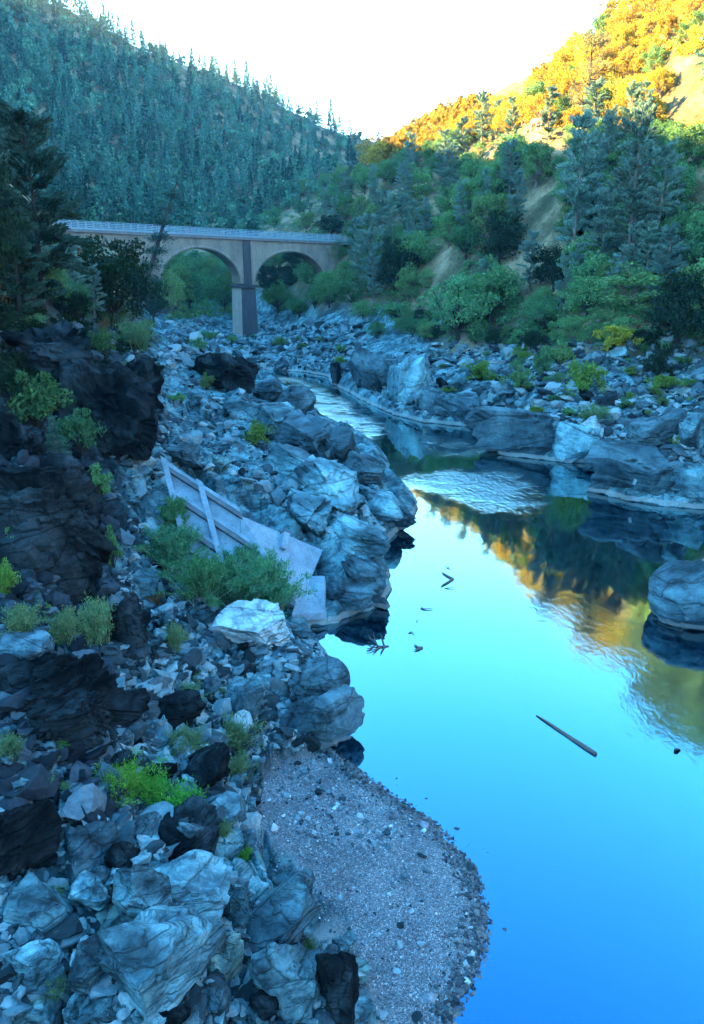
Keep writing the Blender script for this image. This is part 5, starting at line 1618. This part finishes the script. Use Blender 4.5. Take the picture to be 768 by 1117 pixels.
def scatter_tufts(n, poly, kinds, size, seed, group):
    r = random.Random(seed)
    P = np.array(poly, float); lo, hi = P.min(0), P.max(0)
    k = tries = 0
    while k < n and tries < n * 30:
        tries += 1
        u, v = r.uniform(lo[0], hi[0]), r.uniform(lo[1], hi[1])
        if not in_poly(np.array([u]), np.array([v]), P)[0]: continue
        p, t = hit(u, v)
        if p is None or p.z < .4: continue
        kind, nm, word = r.choice(kinds)
        w = r.uniform(*size)
        pr = r.choice(SH[kind]); H, W = SHDIM[kind]
        o = bpy.data.objects.new(nm, None); COL.objects.link(o); o.empty_display_size = .2
        o.location = (p.x, p.y, p.z - .03); o.rotation_euler = (0, 0, r.uniform(0, 6.28)); o.scale = (w / W, w / W, w / W * r.uniform(.7, 1.0))
        link('stems', pr[0], o); link('foliage', pr[1], o)
        later_label(o, word, u, v, w, group, 'grass' if nm == 'grass_clump' else 'shrub')
        k += 1
TF = [('feather', 'grass_clump', 'small grass clump'), ('fern', 'fern', 'small green fern'), ('mid', 'shrub', 'small leafy shrub')]
scatter_tufts(16, [(0,560),(130,640),(120,900),(0,900)], TF, (.3, .8), 51, 'small plants of the left slope')
scatter_tufts(12, [(150,650),(330,700),(280,800),(230,880),(140,860)], TF[:2], (.25, .55), 52, 'small plants of the debris slope')
scatter_tufts(30, [(440,395),(560,380),(768,380),(768,470),(640,470),(520,430)], [('mid', 'shrub', 'small leafy shrub'), ('lime', 'shrub', 'small lime shrub'), ('oak', 'shrub', 'small dark green shrub'), ('feather', 'grass_clump', 'small grass clump')], (.9, 2.6), 53, 'small plants of the right bank')
scatter_tufts(22, [(0,340),(170,350),(200,400),(150,480),(20,480)], [('oak', 'shrub', 'small dark green shrub'), ('dark', 'shrub', 'small black-green shrub'), ('feather', 'grass_clump', 'small grass clump')], (.9, 2.4), 54, 'small plants below the left trees')
scatter_tufts(16, [(200,365),(380,365),(380,385),(200,385)], [('oak', 'shrub', 'small dark green shrub'), ('mid', 'shrub', 'small leafy shrub')], (1.5, 3.5), 55, 'small plants by the bridge')

# ------------------------------------------------------------------ undergrowth of the right slope, forest of the far ridge
def undergrowth(n, poly, seed, size, mat, label, bare=True, per=54):
    rs = np.random.RandomState(seed)
    pts = sample_ground(n, poly, seed)
    keep = []
    for p in pts:
        u, v, t = to_px(p[:3])
        keep.append(not (bare and crosses_bare(u, v, 8)))
    pts = pts[np.array(keep)]
    C = []; S = []
    for p in pts:
        s = rs.uniform(*size)
        e = rs.normal(size=(per, 3)); e /= np.linalg.norm(e, axis=1, keepdims=True); e[:, 2] = np.abs(e[:, 2])
        C.append(p[:3] + e * s * (.5 + .5 * rs.rand(per, 1)) * np.array([1, 1, .8])); S.append(np.full(per, s * .38))
    V, F = leaves(rs, np.concatenate(C), np.concatenate(S), .6)
    o = link('undergrowth', make_mesh('undergrowth', V, F, [mat], None, False))
    tag(o, label, kind='stuff')
undergrowth(1500, [(270,250),(400,165),(500,140),(768,150),(768,380),(600,378),(480,372),(395,340),(380,262)], 61, (.5, 1.5), L_oak, 'low brush covering the shaded right hillside')
undergrowth(700, [(270,250),(400,165),(500,140),(768,150),(768,380),(600,378),(480,372),(395,340),(380,262)], 62, (.5, 1.4), L_broad, 'lighter low brush over the right hillside')
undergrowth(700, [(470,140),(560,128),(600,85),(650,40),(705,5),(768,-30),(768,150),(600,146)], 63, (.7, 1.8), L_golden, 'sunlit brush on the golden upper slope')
undergrowth(500, [(768,-40),(900,-160),(1000,-160),(1000,200),(900,330),(790,360),(768,150)], 64, (.8, 2.0), L_oak, 'brush beyond the right edge')
undergrowth(420, [(-60,260),(60,268),(170,345),(160,380),(40,420),(-60,420)], 65, (.3, 1.0), L_oakd, 'dark brush below the left trees')
undergrowth(300, [(180,300),(262,300),(262,345),(185,348)], 66, (.6, 1.8), L_broad, 'brush seen through the bridge arch', False)

def low_tree(seed, kind):
    """a far tree of few faces: material 0 leaf, 1 bark"""
    rs = np.random.RandomState(seed)
    if kind == 'spire':
        h = 15.0
        C = []
        for i in range(26):
            q = (i + rs.rand()) / 26
            rr_ = 2.5 * (1 - q) ** .8 + .15
            k = 5 + int(6 * (1 - q))
            az = rs.uniform(0, 6.28, k); rd = rr_ * rs.uniform(.35, 1.1, k)
            C.append(np.stack([np.cos(az) * rd, np.sin(az) * rd, h * (.12 + .88 * q) + rs.normal(0, .2, k)], 1))
        V, F = leaves(rs, np.concatenate(C), 1.35, .55, up=.6)
    else:
        h = 8.0
        cc, P = clump_points(rs, 22, np.array([0, 0, 4.6]), np.array([3.2, 3.2, 3.2]), 9, 1.1)
        V, F = leaves(rs, P, 1.3, .7)
    T = MB(); T.tube([(0, 0, -1), (0, 0, h * .5), (0, 0, h * .96)], [.28, .2, .05], 5, False)
    tv = np.concatenate(T.V); tf = np.concatenate(T.Q)
    return np.concatenate([V, tv]), np.concatenate([F, tf + len(V)]), np.concatenate([np.zeros(len(F), int), np.ones(len(tf), int)])
LOW = {'spire': [low_tree(1200 + i, 'spire') for i in range(4)], 'round': [low_tree(1220 + i, 'round') for i in range(4)]}
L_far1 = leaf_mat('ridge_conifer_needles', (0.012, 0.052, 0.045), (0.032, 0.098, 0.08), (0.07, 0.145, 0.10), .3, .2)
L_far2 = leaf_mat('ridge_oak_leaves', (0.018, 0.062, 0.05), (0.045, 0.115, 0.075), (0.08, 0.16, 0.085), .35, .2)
def far_forest():
    rs = np.random.RandomState(70)
    poly = [(-260,-60),(-40,-16),(80,18),(150,55),(260,95),(340,134),(395,160),(380,190),(300,240),(280,262),(60,262),(-60,240),(-260,200)]
    pts = sample_ground(3300, poly, 70, 24)
    pts = pts[pts[:, 3] > 190]
    ridge = [(u, v) for u, v in zip(np.linspace(-60, 398, 70), np.interp(np.linspace(-60, 398, 70), [-60, 0, 80, 150, 200, 260, 340, 400], [-24, -9, 19, 55, 75, 96, 135, 159]))]
    rp = []
    for u, v in ridge:
        for dv in (1, 4, 8):
            p, t = hit(u + rs.uniform(-4, 4), v + dv)
            if p is not None and t < 720: rp.append((p.x, p.y, p.z, t)); break
    rp = np.array(rp)
    kinds = rs.rand(len(pts)) < .42
    # nearest and ridge trees are trees of their own, the rest one mass
    order = np.argsort(pts[:, 3])
    own = set(order[:75].tolist())
    lows = {}
    for kd in LOW:
        for i, (V, F, MI) in enumerate(LOW[kd]):
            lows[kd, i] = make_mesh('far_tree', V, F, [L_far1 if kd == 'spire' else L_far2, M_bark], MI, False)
    def single(p, kd, s, u, v):
        o = link('conifer_tree' if kd == 'spire' else 'broadleaf_tree', lows[kd, rs.randint(4)])
        o.location = (p[0], p[1], p[2] - .3); o.rotation_euler = (0, 0, rs.uniform(0, 6.28)); o.scale = (s, s, s * rs.uniform(.9, 1.2))
        return o
    for p in rp:
        kd = 'spire' if rs.rand() < .55 else 'round'
        u, v, t = to_px(p[:3]); s = rs.uniform(.75, 1.5)
        later_label(single(p, kd, s, u, v), ('spired conifer' if kd == 'spire' else 'round-topped tree') + ' on the far left ridge skyline', u, v, s, 'trees of the far ridge skyline', 'tree')
    for i in own:
        p = pts[i]; kd = 'spire' if kinds[i] else 'round'
        u, v, t = to_px(p[:3]); s = rs.uniform(.7, 1.2)
        later_label(single(p, kd, s, u, v), ('blue-green conifer' if kd == 'spire' else 'blue-green round tree') + ' low on the far slope', u, v, s, 'trees low on the far slope', 'tree')
    rest = np.array([i for i in range(len(pts)) if i not in own])
    VV, FF, MI, off, TI = [], [], [], 0, []
    which = rs.randint(0, 4, len(pts))
    for kd in LOW:
        for k, (V, F, M) in enumerate(LOW[kd]):
            q = rest[(which[rest] == k) & (kinds[rest] == (kd == 'spire'))]
            if not len(q): continue
            s = rs.uniform(.55, 1.3, len(q))
            v, f = replicate(V, F, rot_mats(rs, len(q), .06) * s[:, None, None], pts[q, :3] - [0, 0, .3])
            VV.append(v); FF.append(f + off); off += len(v); MI.append(np.tile(M + (0 if kd == 'spire' else 2), len(q))); TI.append(np.repeat(rs.uniform(-.6, .7, len(q)), len(V)))
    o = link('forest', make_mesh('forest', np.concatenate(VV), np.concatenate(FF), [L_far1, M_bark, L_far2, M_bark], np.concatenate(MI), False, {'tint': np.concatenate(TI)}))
    tag(o, 'dense mixed forest covering the far left mountainside in blue shade', kind='stuff')
    # the gap at the end of the valley
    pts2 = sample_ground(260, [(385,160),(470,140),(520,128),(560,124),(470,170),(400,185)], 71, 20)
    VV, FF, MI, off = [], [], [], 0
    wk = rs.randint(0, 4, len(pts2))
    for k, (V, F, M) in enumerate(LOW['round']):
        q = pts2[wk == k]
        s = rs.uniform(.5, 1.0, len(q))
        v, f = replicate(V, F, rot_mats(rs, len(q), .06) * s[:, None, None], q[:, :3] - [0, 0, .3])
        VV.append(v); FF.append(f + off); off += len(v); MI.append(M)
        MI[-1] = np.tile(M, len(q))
    o = link('forest', make_mesh('forest', np.concatenate(VV), np.concatenate(FF), [L_golden, M_bark], np.concatenate(MI), False))  # leaf colour carries the gold of the sun
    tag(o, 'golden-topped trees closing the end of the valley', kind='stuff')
far_forest()

# ------------------------------------------------------------------ road with guardrail on the right slope
def guardrail():
    p0, t0 = hit(578, 151)
    a, b = at_d(578, 152, t0), at_d(611, 152.5, t0 * .97)
    a.z = ground(a.x, a.y) - .1; b.z = ground(b.x, b.y) - .1
    zz = max(a.z, b.z)
    r = thing('guardrail', 'pale roadside guardrail on the hillside below the golden slope', 'guardrail', (a.x, a.y, zz), math.atan2(b.y - a.y, b.x - a.x))
    L = math.hypot(b.x - a.x, b.y - a.y)
    M_w = plain_mat('pale_barrier', (0.40, 0.45, 0.5), (0.3, 0.34, 0.38), 1.0, .6)
    for z0, z1 in ((0.25, 0.5), (0.65, 0.95)):
        m = MB(); m.box((0, -.05, z0), (L, .05, z1)); bevel(m.build('rail', M_w, r), .02)
    n = 7
    for i in range(n):
        m = MB(); x = L * i / (n - 1); m.box((x - .12, .052, -1.5), (x + .12, .26, 1.0)); m.build('post', M_w, r)
guardrail()

# ------------------------------------------------------------------ the air of the canyon
def haze():
    m, n, l = new_mat('canyon_haze')
    v = N(n, 'VolumePrincipled', i_Density=0.00011, i_Anisotropy=0.0)
    v.inputs['Color'].default_value = (0.42, 0.80, 1.0, 1)
    out = N(n, 'OutputMaterial'); l.new(v.outputs[0], out.inputs['Volume'])
    top = float(TV[:, 2].max()) + 30
    b = MB(); b.box((-1010, -1010, -6), (1010, 1010, top))
    tag(b.build('haze', m), 'pale blue air filling the canyon', kind='stuff')
haze()
settle_labels()
